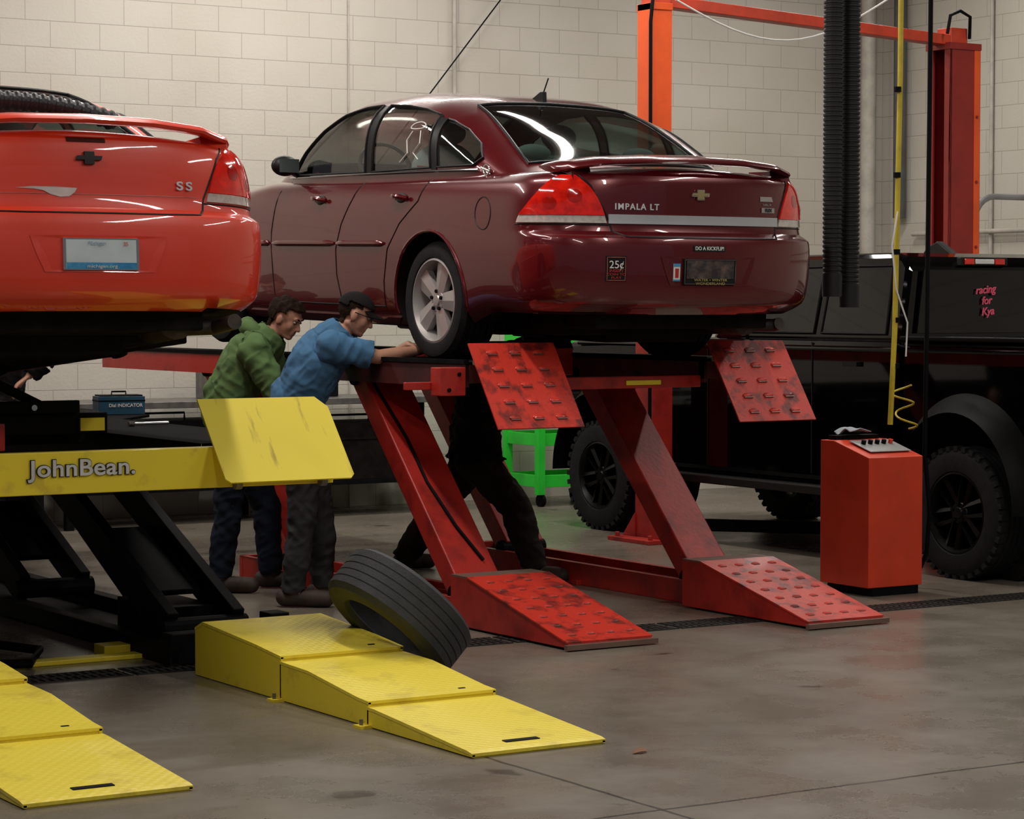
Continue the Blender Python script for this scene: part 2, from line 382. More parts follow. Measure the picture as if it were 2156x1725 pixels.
def wheel(parent,x,y,z,r=WR,wd=.235,side=-1,rimmat=None,style='alloy',name='wheel'):
    rimmat=rimmat or M_silver
    h=wd/2; rr=r*(.69 if style=='alloy' else .60)
    prof=[(-h*.75,rr*.98),(-h,rr*1.06),(-h*1.06,r*.84),(-h*.98,r*.94),(-h*.8,r*.985)]
    for k in range(5):
        a=-h*.62+k*h*.31; prof+=[(a-h*.12,r),(a+h*.10,r),(a+h*.11,r-.009),(a+h*.18,r-.009)]
    prof+=[(h*.8,r*.985),(h*.98,r*.94),(h*1.06,r*.84),(h,rr*1.06),(h*.75,rr*.98)]
    tb=MB().lathe(prof,64,closed=True)
    if style!='alloy':
        for k in range(36):
            Rm=Matrix.Rotation(2*pi*k/36,4,'X')
            for s2 in (-1,1): tb.box((s2*h*.80,0,r*.975),(h*.42,.034,.03),0,Rm)
    t=tb.obj(name,M_rubber,parent,smooth=True,ang=30,fix=(style=='alloy')); t.location=(x,y,z)
    b=MB(); s=side
    b.lathe([(s*h*.95,rr*1.04),(s*h*.98,rr*.99),(s*h*.80,rr*.95),(s*h*.5,rr*.9),(-s*h*.7,rr*.9),(-s*h*.8,rr*1.0),(-s*h*.7,rr*.99),(s*h*.4,rr*.99)],48,0,closed=True)
    ns=5 if style=='alloy' else 6
    for k in range(ns):
        R=Matrix.Rotation(2*pi*k/ns+.3,4,'X')
        qs=((-1,.0,.042,.0,.066),(1,.0,.042,.0,.066)) if style=='alloy' else ((-1,.02,.04,.03,.055),(1,.02,.04,.03,.055))
        sc=rr/.222
        for q,a0,a1,c0,c1 in qs:
            a0*=sc;a1*=sc;c0*=sc;c1*=sc
            b.add([R@Vector(p) for p in ((s*h*.80,q*a0,rr*.16),(s*h*.72,q*a1,rr*.26),(s*h*.72,q*c1,rr*.93),(s*h*.82,q*c0,rr*.97),
                   (s*h*.45,q*a0,rr*.16),(s*h*.45,q*a1,rr*.26),(s*h*.4,q*c1,rr*.93),(s*h*.4,q*c0,rr*.97))],
                   [(0,1,2,3),(4,7,6,5),(0,4,5,1),(1,5,6,2),(2,6,7,3),(3,7,4,0)],0)
    b.lathe([(s*h*.3,rr*.30),(s*h*.7,rr*.29),(s*h*.76,rr*.26),(s*h*.78,rr*.15),(s*h*.84,rr*.13),(s*h*.86,0)],24,0)
    for k in range(5):
        a=2*pi*k/5; c=Vector((s*h*.76,rr*.23*sin(a),rr*.23*cos(a))); b.cyl(c,c+Vector((s*.012,0,0)),.011,6,1)
    b.lathe([(s*h*.05,0),(s*h*.05,rr*.78),(s*h*.12,rr*.8),(s*h*.18,rr*.78),(s*h*.18,0)],32,1)
    b.obj('rim',[rimmat,M_black],t,smooth=True,ang=30,label='silver five-spoke alloy rim' if style=='alloy' else 'black spoked rim')
    return t

def bowtie(s,w):
    return [(-s*1.5,-w*.32),(-s*.55,-w*.32),(-s*.55,-w),(s*.6,-w),(s*.6,-w*.32),(s*1.4,-w*.32),(s*1.55,w*.32),(s*.62,w*.32),(s*.62,w),(-s*.52,w),(-s*.52,w*.32),(-s*1.35,w*.32)]

def build_car(loc,paint,label,variant,pitch):
    E=empty('car',loc,label,'car'); E.rotation_euler=(radians(pitch),0,0)
    zs=[.18,.2,.22,.24,.26,.29,.33,.38,.43,.48,.53,.58,.62,.65,.665,.675,.685,.692,.70,.71,.73,.76,.8,.84,.88,.91,.935,.955,.97,.985,.993,1.0]
    rings=[]; b=MB(); N=len(outline(.5)[0])
    for z in zs:
        p=outline(z)[0]
        rings.append([(-x,y,zmod(y,z)) for x,y in p]+[(x,y,zmod(y,z)) for x,y in p[-2:0:-1]])
    n=len(rings[0]); vs=[v for r in rings for v in r]; fs=[]
    for k in range(len(zs)-1):
        for i in range(n): fs.append((k*n+i,k*n+(i+1)%n,(k+1)*n+(i+1)%n,(k+1)*n+i))
    Mx=8
    topo=(len(zs)-1)*n
    tops=[]
    for i in range(N):
        if i in (0,N-1): tops.append([topo+i]*(Mx+1)); continue
        l=topo+i; r=topo+n-i; pl=Vector(vs[l]); pr=Vector(vs[r]); rowi=[l]
        wv=abs(pl.x)
        for k in range(1,Mx):
            t=k/Mx; q=pl.lerp(pr,t); q.z+=.045*(4*t*(1-t))*min(1,wv/.7); vs.append(tuple(q)); rowi.append(len(vs)-1)
        rowi.append(r); tops.append(rowi)
    for i in range(N-1):
        for k in range(Mx):
            f=[tops[i][k],tops[i][k+1],tops[i+1][k+1],tops[i+1][k]]; f2=[]
            for q in f:
                if q not in f2: f2.append(q)
            if len(f2)>2: fs.append(tuple(f2))
    for i in range(N-1):
        f=[i,(n-i)%n,(n-i-1)%n,i+1]; f2=[]
        for q in f:
            if q not in f2: f2.append(q)
        if len(f2)>2: fs.append(tuple(f2))
    b.add(vs,fs)
    bo=b.obj('tmpbody',[paint,M_dark])
    c=MB()
    for y in AX:
        for s in (-1,1): c.lathe([(s*.45,.372),(s*1.2,.372)],56,c=(0,y,WR+.005))
    co=c.obj('tmpcut',[M_dark])
    md=bo.modifiers.new('b','BOOLEAN'); md.object=co; md.operation='DIFFERENCE'; md.solver='EXACT'
    dg=bpy.context.evaluated_depsgraph_get(); dg.update()
    me=bpy.data.meshes.new_from_object(bo.evaluated_get(dg)); bpy.data.objects.remove(bo); bpy.data.objects.remove(co)
    me.name='body'
    me.materials.clear(); me.materials.append(paint); me.materials.append(M_dark)
    for p in me.polygons:
        q=p.center; d=min(math.hypot(q.y-a,q.z-WR-.005) for a in AX)
        p.material_index = 1 if (d<.373 or p.normal.z<-.9) else 0
    me.shade_smooth(); me.set_sharp_from_angle(angle=radians(28))
    body=bpy.data.objects.new('body',me); COL.objects.link(body); body.parent=E
    ys=[.5+i*.02 for i in range(159)]; T=110
    groups={}
    V=[GH(y,pi*j/T) for y in ys for j in range(T+1)]
    for i in range(len(ys)-1):
        for j in range(T):
            q=(i*(T+1)+j,i*(T+1)+j+1,(i+1)*(T+1)+j+1,(i+1)*(T+1)+j)
            c=sum((V[k] for k in q),Vector())/4; key='roof'
            if inpoly((c.x,c.y),RG): key='rg'
            elif inpoly((c.x,c.y),WS): key='ws'
            elif abs(c.x)>.42:
                for kx,po in WIN.items():
                    if inpoly((c.y,c.z),po): key=kx+('L' if c.x<0 else 'R')
            groups.setdefault(key,[]).append(q)
    for key,fl in groups.items():
        ids=sorted({k for q in fl for k in q}); mp={k:i for i,k in enumerate(ids)}
        bb=MB(); bb.add([V[k] for k in ids],[tuple(mp[k] for k in q) for q in fl])
        nm={'roof':'roof','rg':'rear_window','ws':'windshield'}.get(key,'side_window')
        bb.obj(nm,paint if key=='roof' else (M_rglass if key=='rg' else M_glass),E,smooth=True,fix=True,ang=60)
    for s in (-1,1):
        for kx,po in WIN.items():
            MB().tube([ghside(y,z,s) for y,z in dens(po)],.0105,8,closed=True,flat=.6).obj('window_trim',M_trim,E,smooth=True)
        MB().tube([ghside(y,1.022,s,.008) for y in [1.0+.06*i for i in range(38)]],.007,8).obj('belt_trim',M_chrome,E,smooth=True)
        for (ya,yb,yc,yd,zt) in ((1.41,1.46,1.53,1.47,1.32),(2.13,2.195,2.21,2.13,1.415)):
            bb=MB(); bb.grid(lambda u,v:ghside((ya+(yb-ya)*u)*(1-v)+(yd+(yc-yd)*u)*v,1.03+(zt-1.03)*v,s,.005),3,10)
            bb.obj('door_pillar',M_trim,E,smooth=True)
    MB().tube([ghtop(x,y) for x,y in dens(RG)],.008,8,closed=True).obj('rear_window_seal',M_trim,E,smooth=True)
    MB().tube([ghtop(x,y) for x,y in dens(WS)],.010,8,closed=True).obj('windshield_seal',M_trim,E,smooth=True)
    ib=MB(); ib.bx(-.66,.66,.95,3.2,.99,1.052)
    ib.obj('interior_floor',M_inter,E)
    for sx in (-.38,.38):
        sb=MB(); sb.ell((sx,2.05,1.05),(.22,.07,.17)); sb.ell((sx,2.02,1.27),(.12,.05,.075)); sb.cyl((sx-.05,2.03,1.1),(sx-.05,2.03,1.24),.008); sb.cyl((sx+.05,2.03,1.1),(sx+.05,2.03,1.24),.008)
        sb.obj('seat',M_seat,E,smooth=True)
    sb=MB(); sb.box((0,1.18,1.06),(1.2,.12,.12))
    for sx in (-.35,.35): sb.ell((sx,1.15,1.13),(.11,.05,.05))
    sb.obj('rear_seat',M_seat,E,smooth=True)
    MB().tube([(-.38+.17*cos(a),2.75+.05*sin(a),1.09+.14*sin(a)) for a in [2*pi*k/24 for k in range(24)]],.013,8,closed=True).obj('steering_wheel',M_trim,E,smooth=True)
    MB().tube([(-.09,2.75,1.34),(.09,2.75,1.34)],.028,10,flat=.5).obj('rearview_mirror',M_trim,E,smooth=True)
    # tail lights
    inner=[(.74,.55),(.79,.565),(.85,.59),(.92,.635),(.975,.70)]; outer=[(.74,1.045),(.77,1.03),(.82,.98),(.87,.93),(.92,.875),(.955,.825),(.975,.775)]
    for s in (-1,1):
        A=[(z,s*g) for z,g in inner]; B=[(z,s*g) for z,g in outer]
        b=MB(); patch(b,A,B,.74,.778,24,3,.009,1); patch(b,A,B,.780,.975,24,14,.013,0)
        t=b.obj('tail_light',[M_light,M_lens],E,smooth=True,label='red tail light with clear lower lens')
        for gc,zc,rr in ((.715,.875,.038),(.84,.838,.036)):
            b=MB(); ri=[SW(s*(gc+rr*cos(a)),zc+rr*.9*sin(a),.0138) for a in [2*pi*k/28 for k in range(28)]]
            b.add(ri+[SW(s*gc,zc,.0165)],[(k,(k+1)%28,28) for k in range(28)],0)
            b.obj('lamp_reflector',[M_lightd],t,smooth=True)
    def seam(pts,r=.004,nm='panel_seam'):
        MB().tube(pts,r,6).obj(nm,M_trim,E,smooth=True)
    lid=[(-.69,.99),(-.63,.93),(-.575,.83),(-.535,.75),(-.525,.70),(-.48,.674),(-.3,.67),(0,.67),(.3,.67),(.48,.674),(.525,.70),(.535,.75),(.575,.83),(.63,.93),(.69,.99)]
    seam([SW(g,z,0) for g,z in dens(lid,5,False)],.005)
    for s in (-1,1):
        seam([SW(s*g,z,0) for g,z in dens([(.53,.732),(.8,.732),(1.06,.732)],5,False)])
        for pl in ([(2.19,1.0),(2.26,.88),(2.36,.74),(2.41,.6),(2.41,.45),(2.36,.3),(2.3,.235)],[(1.44,1.0),(1.5,.86),(1.68,.74),(1.80,.6),(1.85,.42),(1.85,.26)],[(3.2,1.0),(3.25,.7),(3.22,.25)],[(3.22,.285),(2.7,.28),(2.3,.28),(1.85,.28)]):
            seam([SW(gy(y,z,s),z,0) for y,z in dens(pl,5,False)])
        for y0,y1 in ((1.84,2.395),(2.425,3.22),(3.27,3.64)):
            b=MB(); b.tube([SW(gy(y0+(y1-y0)*k/12,.63,s),.63,.004) for k in range(13)],[.008]+[.019]*11+[.008],14)
            b.obj('side_moulding',paint,E,smooth=True)
        for y0 in (1.60,2.56):
            b=MB(); b.tube([SW(gy(y0+.17*t,.875,s),.875+.012*t,.012+.03*sin(pi*t)) for t in [k/8 for k in range(9)]],.014,8)
            b.ell(SW(gy(y0+.085,.88,s),.88,0),(.012,.06,.03),1)
            b.obj('door_handle',[paint,M_trim],E,smooth=True)
        for ya in AX:
            pts=[]
            for k in range(41):
                a=radians(-12+204*k/40); y=ya+.378*cos(a); z=WR+.378*sin(a)
                if z>.235: pts.append(SW(gy(y,min(.99,z),s),min(.99,z),.0))
            MB().tube(pts,.010,8).obj('wheel_arch_lip',paint,E,smooth=True)
        b=MB(); patch(b,gy(1.76,.2,s),gy(3.65,.2,s),.185,.225,20,2,.010); b.obj('sill',paint,E,smooth=True)
        b=MB(); cx=s*.905
        b.ell((cx,3.04,1.09),(.088,.055,.062),0,n=14); b.tube([(s*.77,3.1,1.03),(s*.82,3.08,1.05),(s*.87,3.05,1.06)],.02,8)
        b.grid(lambda u,v:Vector((cx+(u-.5)*.13,2.981,1.09+(v-.5)*.08)),4,4,1)
        b.obj('wing_mirror',[M_trim if variant=='maroon' else paint,M_chrome],E,smooth=True)
    MB().tube([SW(gy(.80+.078*cos(a),.79,-1),.79+.085*sin(a),.0) for a in [2*pi*k/32 for k in range(32)]],.0032,6,closed=True).obj('fuel_door',M_trim,E,smooth=True)
    for s in (-1,1):
        c=ghside(.93,1.02,s,.006)
        MB().tube([(c.x+s*.006,c.y+.028*cos(a),c.z+.028*sin(a)) for a in [2*pi*k/20 for k in range(20)]],.005,6,closed=True).tube([(c.x+s*.006,c.y-.04,c.z-.01),(c.x+s*.006,c.y,c.z),(c.x+s*.006,c.y+.05,c.z+.012)],.008,6).obj('round_badge',M_chrome,E,smooth=True)
    # spoiler
    b=MB()
    P=[(-.745,.38,1.018),(-.70,.31,1.035),(-.55,.22,1.060),(-.3,.165,1.075),(0,.15,1.08),(.3,.165,1.075),(.55,.22,1.060),(.70,.31,1.035),(.745,.38,1.018)]
    Q=[]
    for i in range(len(P)-1):
        for k in range(5): t=k/5; Q.append(tuple(P[i][m]*(1-t)+P[i+1][m]*t for m in range(3)))
    Q.append(P[-1]); vs=[]; fs=[]; K=14
    for i,(x,y,z) in enumerate(Q):
        e=min(1,(.80-abs(x))/.07)
        for k in range(K):
            a=2*pi*k/K; ca=cos(a); vs.append((x,y+.10*ca*e+.02,z+(.020*sin(a)*(1-.35*ca)+.016*ca)*e))
    for i in range(len(Q)-1):
        for k in range(K): fs.append((i*K+k,i*K+(k+1)%K,(i+1)*K+(k+1)%K,(i+1)*K+k))
    fs+= [tuple(range(K)),tuple((len(Q)-1)*K+k for k in range(K))]
    b.add(vs,fs)
    for s in (-1,1): b.prism([(.22,.96),(.46,.96),(.44,1.035),(.26,1.035)],s*.58,s*.70,'x')
    b.obj('spoiler',paint,E,smooth=True)
    b=MB(); b.prism([(1.58,1.43),(1.74,1.45),(1.62,1.500),(1.585,1.500)],-.012,.012,'x'); b.cyl((0,1.6,1.495),(0,1.55,1.575),.004); b.obj('antenna_fin',M_trim,E,bevel=.004)
    # underbody
    b=MB(); b.bx(-.60,.60,.5,4.5,.16,.34); b.bx(-.55,.55,.22,.75,.20,.34); b.bx(-.3,.3,.5,1.1,.12,.2)
    b.cyl((-.62,1.35,.28),(.62,1.35,.28),.035); b.tube([(-.62,1.5,.2),(0,1.6,.15),(.62,1.5,.2)],.04,8)
    b.tube([(-.5,1.1,.16),(0,1.05,.13),(.5,1.1,.16)],.025,8); b.cyl((.55,1.1,.18),(.62,1.4,.22),.02); b.cyl((.5,1.25,.5),(.62,1.3,.15),.04)
    b.obj('underbody',M_dark,E,bevel=.01)
    yo=0 if variant=='red' else .14
    b=MB(); b.tube([(.44,.24,.235),(.44,.26,.235),(.44,.80,.23),(.44,.82,.23)],[.05,.085,.085,.05],16,flat=.85); b.tube([(.62,.06+yo,.225),(.62,.25,.215),(.50,.30,.215)],.034,12); b.tube([(.3,.9,.2),(.2,1.3,.16),(.1,2.2,.13),(.1,3.4,.13)],.028,8)
    b.obj('exhaust',mat('rusty_exhaust_'+variant,(.05,.035,.028),.6,.4,var=.3,scale=20),E,smooth=True)
    for y in AX:
        for s in (-1,1):
            if variant=='red' and y==AX[0] and s==1:
                b=MB(); b.lathe([(.60,0),(.60,.13),(.625,.13),(.625,.08),(.70,.075),(.70,0)],28,0,c=(0,y,WR-.02)); b.obj('brake_disc',M_steel,E,smooth=True); continue
            wheel(E,s*.74,y,WR,side=s)
    # rear details
    b=MB()
    rec=[(-.30,.575),(.30,.575),(.24,.395),(-.24,.395)]
    b.add([SW(x,z,.003) for x,z in dens(rec,6)]+[SW(0,.48,-.012)],[(k,(k+1)%24,24) for k in range(24)])
    b.obj('plate_recess',paint,E,smooth=True)
    b=MB(); wrappoly(b,[(-.165,-.078),(.165,-.078),(.165,.078),(-.165,.078)],0,.485,.012,0,.01)
    b.obj('license_plate_frame',M_trim if variant!='red' else M_chrome,E)
    if variant=='maroon':
        b=MB(); patch(b,-.54,.54,.738,.786,40,3,.010); b.obj('trim_bar',M_brushed,E,smooth=True,label='brushed silver trunk trim bar')
        wraptext('badge_lettering','IMPALA LT',.044,-.38,.825,M_badge,E,spacing=1.25,bold=.0008)
        b=MB(); wrappoly(b,bowtie(.035,.024),0,.895,.014,0,.012); b.obj('bow_tie_emblem',mat('gold_emblem',(.75,.6,.3),.25,.8,var=.05),E)
        MB().tube([SW(x,y,.012) for x,y in [(p[0],p[1]+.895) for p in dens(bowtie(.036,.025),2)]],.0035,6,closed=True).obj('emblem_rim',M_chrome,E)
        b=MB(); wrappoly(b,[(-.15,-.045),(.15,-.045),(.15,.06),(-.15,.06)],0,.495,.0145,0); b.obj('license_plate',mat('blurred_plate',(.02,.017,.02),.5,scale=18,col2=(.14,.09,.07)),E)
        MB().tube([SW(x,.485+y,.0135) for x,y in dens([(-.16,-.074),(.16,-.074),(.16,.074),(-.16,.074)],4)],.0016,4,closed=True).obj('plate_edge',M_steel,E)
        wraptext('plate_lettering','WATER • WINTER\nWONDERLAND',.026,0,.427,mat('gold_text',(.42,.34,.12),.5),E,w=.017,extr=.0008)
        b=MB(); wrappoly(b,[(-.10,-.014),(.10,-.014),(.10,.014),(-.10,.014)],0,.618,.004,0); b.obj('bumper_sticker',M_trim,E)
        wraptext('sticker_lettering','DO A KICKFLIP!',.026,0,.618,M_white,E,w=.006,extr=.0006,bold=.0004)
        b=MB(); wrappoly(b,[(-.055,-.075),(.055,-.075),(.055,.075),(-.055,.075)],-.55,.50,.004,0); b.obj('price_sticker',M_trim,E)
        wraptext('sticker_lettering','25¢',.055,-.55,.53,M_white,E,w=.006,extr=.0006)
        wraptext('sticker_lettering','INSERT\nCOIN TO\nPLAY',.024,-.55,.475,mat('red_print',(.5,.03,.02),.5),E,w=.006,extr=.0006)
        MB().tube([SW(-.55+x,.50+y,.006) for x,y in dens([(-.048,-.068),(.048,-.068),(.048,.068),(-.048,.068)],3)],.0018,4,closed=True).obj('sticker_border',mat('red_border',(.4,.1,.07),.5),E)
        b=MB(); wrappoly(b,[(-.02,-.055),(.02,-.055),(.02,.055),(-.02,.055)],-.205,.485,.006,0); wrappoly(b,[(-.01,-.03),(.01,-.03),(.01,.03),(-.01,.03)],-.205,.485,.0075,1); wrappoly(b,[(-.02,.04),(.02,.04),(.02,.055),(-.02,.055)],-.205,.485,.0075,2); wrappoly(b,[(-.02,-.055),(.02,-.055),(.02,-.043),(-.02,-.043)],-.205,.485,.0075,2)
        b.obj('card_sticker',[M_white,mat('card_red',(.5,.02,.02),.5),mat('card_blue',(.05,.3,.6),.5)],E)
        b=MB(); wrappoly(b,[(-.05,-.005),(.05,-.005),(.04,.02),(-.05,.02)],.46,.875,.005); b.obj('dealer_badge',M_silver,E)
        wraptext('badge_lettering','Cadillac, MI',.014,.46,.853,M_silver,E,w=.006,extr=.0008)
        b=MB(); wrappoly(b,[(-.05,-.013),(.05,-.013),(.05,.013),(-.05,.013)],.47,.824,.006); b.obj('fuel_badge',M_silver,E)
        wraptext('badge_lettering','FLEX',.024,.47,.824,M_trim,E,w=.009,extr=.001,bold=.0006)
    else:
        b=MB(); wrappoly(b,[(-.152,-.072),(.152,-.072),(.152,.072),(-.152,.072)],0,.485,.0145,0); wrappoly(b,[(-.152,-.072),(.152,-.072),(.152,-.035),(-.152,-.035)],0,.485,.0155,1,.001)
        b.obj('license_plate',[mat('plate_white',(.6,.68,.72),.4,var=.08),mat('plate_blue',(.03,.22,.5),.4,col2=(.1,.4,.65),scale=12)],E)
        wraptext('plate_lettering','michigan.org',.026,0,.428,M_white,E,w=.0175,extr=.0006)
        wraptext('plate_lettering','Michigan',.022,-.02,.542,mat('plate_text',(.25,.38,.5),.5),E,w=.0175,extr=.0006)
        wraptext('plate_lettering',"25",.022,.105,.54,mat('plate_tab',(.6,.1,.02),.5),E,w=.0175,extr=.0006)
        for dx in (-.023,.023):
            wraptext('badge_letter','S',.050,.435+dx,.80,M_letter,E,bold=.0012,w=.008,sx=1.45)
        b=MB(); wrappoly(b,bowtie(.038,.026),0,.905,.014,0,.012); b.obj('bow_tie_emblem',M_trim,E)
        b=MB(); patch(b,-.09,.08,.972,.99,10,2,.004); b.obj('third_brake_light',mat('dark_lens',(.05,.008,.005),.2),E)
        pp=[(-.32,.777),(-.24,.774),(-.2,.768),(-.17,.752),(-.13,.742),(-.09,.745),(-.065,.762),(-.055,.780),(-.15,.785),(-.25,.784)]
        b=MB(); b.add([SW(x,z,.003) for x,z in pp],[tuple(range(len(pp)))]); b.obj('peeled_paint_patch',mat('primer_white',(.62,.56,.53),.6),E)
        MB().tube([SW(g,.755,.0005) for g in [-.5+i*.05 for i in range(21)]],.002,4).obj('trim_scar',mat('scar',(.4,.15,.12),.5),E)
    return E

carA=build_car((7.60,10.26,1.325),M_maroon,'maroon four-door sedan with rear spoiler raised on red lift','maroon',1.3)
carB=build_car((3.93,9.42,1.365),M_redcar,'bright red sedan with rear spoiler on yellow lift','red',-4.4)
b=MB()
b.tube([ghside(1.66+.07*cos(a),1.27+.03*sin(a)*(1 if sin(a)>0 else .3),-1,.008) for a in [2*pi*k/18 for k in range(18)]],.0035,5,closed=True)
b.tube([ghside(y,z,-1,.008) for y,z in ((1.70,1.25),(1.74,1.20),(1.72,1.13),(1.80,1.08))],.0035,5)
b.tube([ghside(y,z,-1,.008) for y,z in ((1.62,1.25),(1.60,1.18),(1.66,1.13),(1.60,1.09))],.0035,5)
b.obj('window_marker_drawing',M_white,carA)

# ------------------------------------------------------------------ red lift
RL=empty('car_lift',(7.54,12.9,0),'red four-leg parallelogram alignment lift holding the maroon sedan','car lift')
def rel(e,b,*a,**k):
    Mi=Matrix.Translation(-Vector(e.location)); b.v=[Mi@Vector(v) for v in b.v]; return b.obj(*a,**k)
def louvre(b,M,nx,ny,w,l,mi=1,box=True):
    for i in range(nx):
        for j in range(ny):
            cx=w*((i+.5)/nx-.5); cy=l*((j+.5)/ny-.5)
            b.ell((cx,cy,.003),(w/nx*.25,.016,.010),mi,M,n=6)
            if box: b.box((cx,cy-.014,.004),(w/nx*.42,.004,.012),2,M)
            else: b.box((cx,cy-.0155,.004),(w/nx*.36,.003,.007),2,M)
def orient(c,yd,xd=(1,0,0)):
    x=Vector(xd).normalized(); y=Vector(yd).normalized(); z=x.cross(y).normalized(); M=Matrix.Identity(4)
    for i in range(3): M[i][0]=x[i];M[i][1]=y[i];M[i][2]=z[i];M[i][3]=c[i]
    return M
M_bare=mat('bare_worn_metal',(.30,.25,.22),.4,.7,var=.2)
for xa,xb in ((6.53,7.03),(8.05,8.55)):
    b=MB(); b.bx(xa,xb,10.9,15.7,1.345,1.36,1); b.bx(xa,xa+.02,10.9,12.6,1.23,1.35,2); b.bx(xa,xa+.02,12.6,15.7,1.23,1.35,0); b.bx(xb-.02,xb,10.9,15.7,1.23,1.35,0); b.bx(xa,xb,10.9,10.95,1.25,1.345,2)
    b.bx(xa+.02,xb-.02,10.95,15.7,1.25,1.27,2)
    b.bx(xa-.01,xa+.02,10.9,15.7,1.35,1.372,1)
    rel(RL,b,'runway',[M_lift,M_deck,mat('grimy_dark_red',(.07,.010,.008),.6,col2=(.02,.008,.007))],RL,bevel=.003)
    y0,z0,y1,z1=10.86,1.458,10.56,1.03
    c=((xa+xb)/2,(y0+y1)/2,(z0+z1)/2); M=orient(c,(0,y0-y1,z0-z1)); ln=math.hypot(y0-y1,z0-z1)
    b=MB(); b.box((0,0,-.004),(xb-xa+.02,ln,.008),0,M); louvre(b,M,3,5,.42,ln*.95)
    b.cyl((xa,10.82,1.36),(xb,10.82,1.36),.014,10,2)
    rel(RL,b,'approach_flap',[M_liftworn,M_liftworn,M_bare],RL,smooth=False)
def beam(b,p0,p1,w,t,mi=0):
    p0=Vector(p0);p1=Vector(p1); M=orient((p0+p1)/2,p1-p0); b.box((0,0,0),(w,(p1-p0).length,t),mi,M)
for x in (6.71,8.21):
    for yo in (0,1.95):
        b=MB(); beam(b,(x,11.08+yo,.14),(x,12.18+yo,1.27),.27,.13)
        b.cyl((x-.16,11.08+yo,.14),(x+.16,11.08+yo,.14),.05,16,1); b.cyl((x-.16,12.17+yo,1.25),(x+.16,12.17+yo,1.25),.045,16,1)
        rel(RL,b,'lift_leg',[M_lift,M_black],RL,bevel=.008)
    b=MB(); b.bx(x-.17,x-.13,10.95,13.6,0,.13); b.bx(x+.13,x+.17,10.95,13.6,0,.13); b.bx(x-.13,x+.13,10.95,13.6,0,.02,1); b.bx(x-.17,x+.17,13.56,13.6,0,.13); b.bx(x-.2,x+.2,12.1,12.16,0,.03)
    rel(RL,b,'base_rail',[M_lift,M_black],RL,bevel=.004)
b=MB(); 
def legpt(t,x,off=.085): 
    y=11.08+1.1*t; z=.14+1.13*t; return (x,y-off*.717,z+off*.697)
b.tube([legpt(.97,6.60),legpt(.85,6.62,.075),legpt(.65,6.66,.072),legpt(.45,6.66,.072),legpt(.25,6.71,.075),legpt(.1,6.78,.075)],.009,8)
rel(RL,b,'hydraulic_hose',M_black,RL,smooth=True)
b=MB(); b.bx(7.03,8.05,10.93,10.98,1.205,1.27); b.bx(7.55,7.78,10.922,10.93,1.222,1.248,1); b.bx(6.2,6.53,10.94,10.97,1.22,1.26); b.bx(6.35,6.5,10.85,10.95,1.19,1.335)
b.cyl((6.4,10.84,1.22),(6.4,10.85,1.22),.012,8,2); b.cyl((6.46,10.84,1.3),(6.46,10.85,1.3),.012,8,2)
rel(RL,b,'cross_bar',[M_lift,M_yellow,M_black],RL,bevel=.004)
b=MB(); b.bx(7.03,8.05,12.2,12.5,1.24,1.4,0); b.bx(7.2,7.9,12.25,12.45,1.4,1.44,1)
for xx in (7.25,7.85): b.cyl((xx,12.35,1.44),(xx,12.35,1.5),.05,12,1); b.bx(xx-.12,xx+.12,12.27,12.43,1.49,1.505,1)
rel(RL,b,'rolling_jack',[M_lift,M_black],RL,bevel=.005)
b=MB(); b.bx(7.03,8.05,15.2,15.3,1.22,1.3); rel(RL,b,'front_cross_bar',M_lift,RL,bevel=.004)
for (x0,x1) in ((6.45,6.94),(7.92,8.41)):
    E=empty('drive_on_ramp',((x0+x1)/2,10.37,0),'worn red steel drive-on ramp with raised traction slots','ramp','red drive-on ramps'); w=(x1-x0)/2
    b=MB(); b.prism([(-.55,.012),(-.55,.035),(.38,.262),(.55,.262),(.55,0.01),(.45,0.01),(.3,.01)],-w,w,'x'); b.obj('ramp_body',M_lift,E,bevel=.004)
    M=orient((0,-.085,.152),(0,.93,.227)); b=MB(); b.box((0,0,0),(2*w+.01,.957,.008),0,M); louvre(b,M,4,7,2*w*.92,.9,box=False); b.bx(-w,w,.38,.55,.26,.268,2)
    b.bx(-w-.02,w+.02,-.58,-.55,0.006,.03,2)
    b.obj('traction_plate',[M_liftworn,M_liftworn,mat('brown_grime_metal',(.20,.12,.09),.5,.3)],E)

# ------------------------------------------------------------------ yellow lift
def treadmat():
    m=mat('yellow_tread_plate',(0.86,0.69,0.06),0.42,0,.1,scale=5,col2=(.70,.54,.05),lo=.34,hi=.46)
    nt=m.node_tree; tc=[n for n in nt.nodes if n.type=='TEX_COORD'][0]; b=nt.nodes['Principled BSDF']
    outs=[]
    for r in (45,-45):
        mp=nt.nodes.new('ShaderNodeMapping'); mp.inputs['Rotation'].default_value=(0,0,radians(r)); nt.links.new(tc.outputs['Object'],mp.inputs[0])
        wv=nt.nodes.new('ShaderNodeTexWave'); wv.inputs['Scale'].default_value=9; nt.links.new(mp.outputs[0],wv.inputs[0]); outs.append(wv.outputs['Fac'])
    mu=nt.nodes.new('ShaderNodeMath'); mu.operation='MULTIPLY'; nt.links.new(outs[0],mu.inputs[0]); nt.links.new(outs[1],mu.inputs[1])
    bp=nt.nodes.new('ShaderNodeBump'); bp.inputs['Strength'].default_value=.4; bp.inputs['Distance'].default_value=.004
    nt.links.new(mu.outputs[0],bp.inputs['Height']); nt.links.new(bp.outputs[0],b.inputs['Normal'])
    return m
M_tread=treadmat()
YL=empty('car_lift',(4.1,12,0),'yellow alignment lift with black legs under the red sedan','car lift')
M_scuff=mat('scuffed_yellow',(.86,.70,.06),.45,0,.1,scale=3.5,col2=(.50,.38,.05),lo=.30,hi=.42,stretch=(6,1,1))
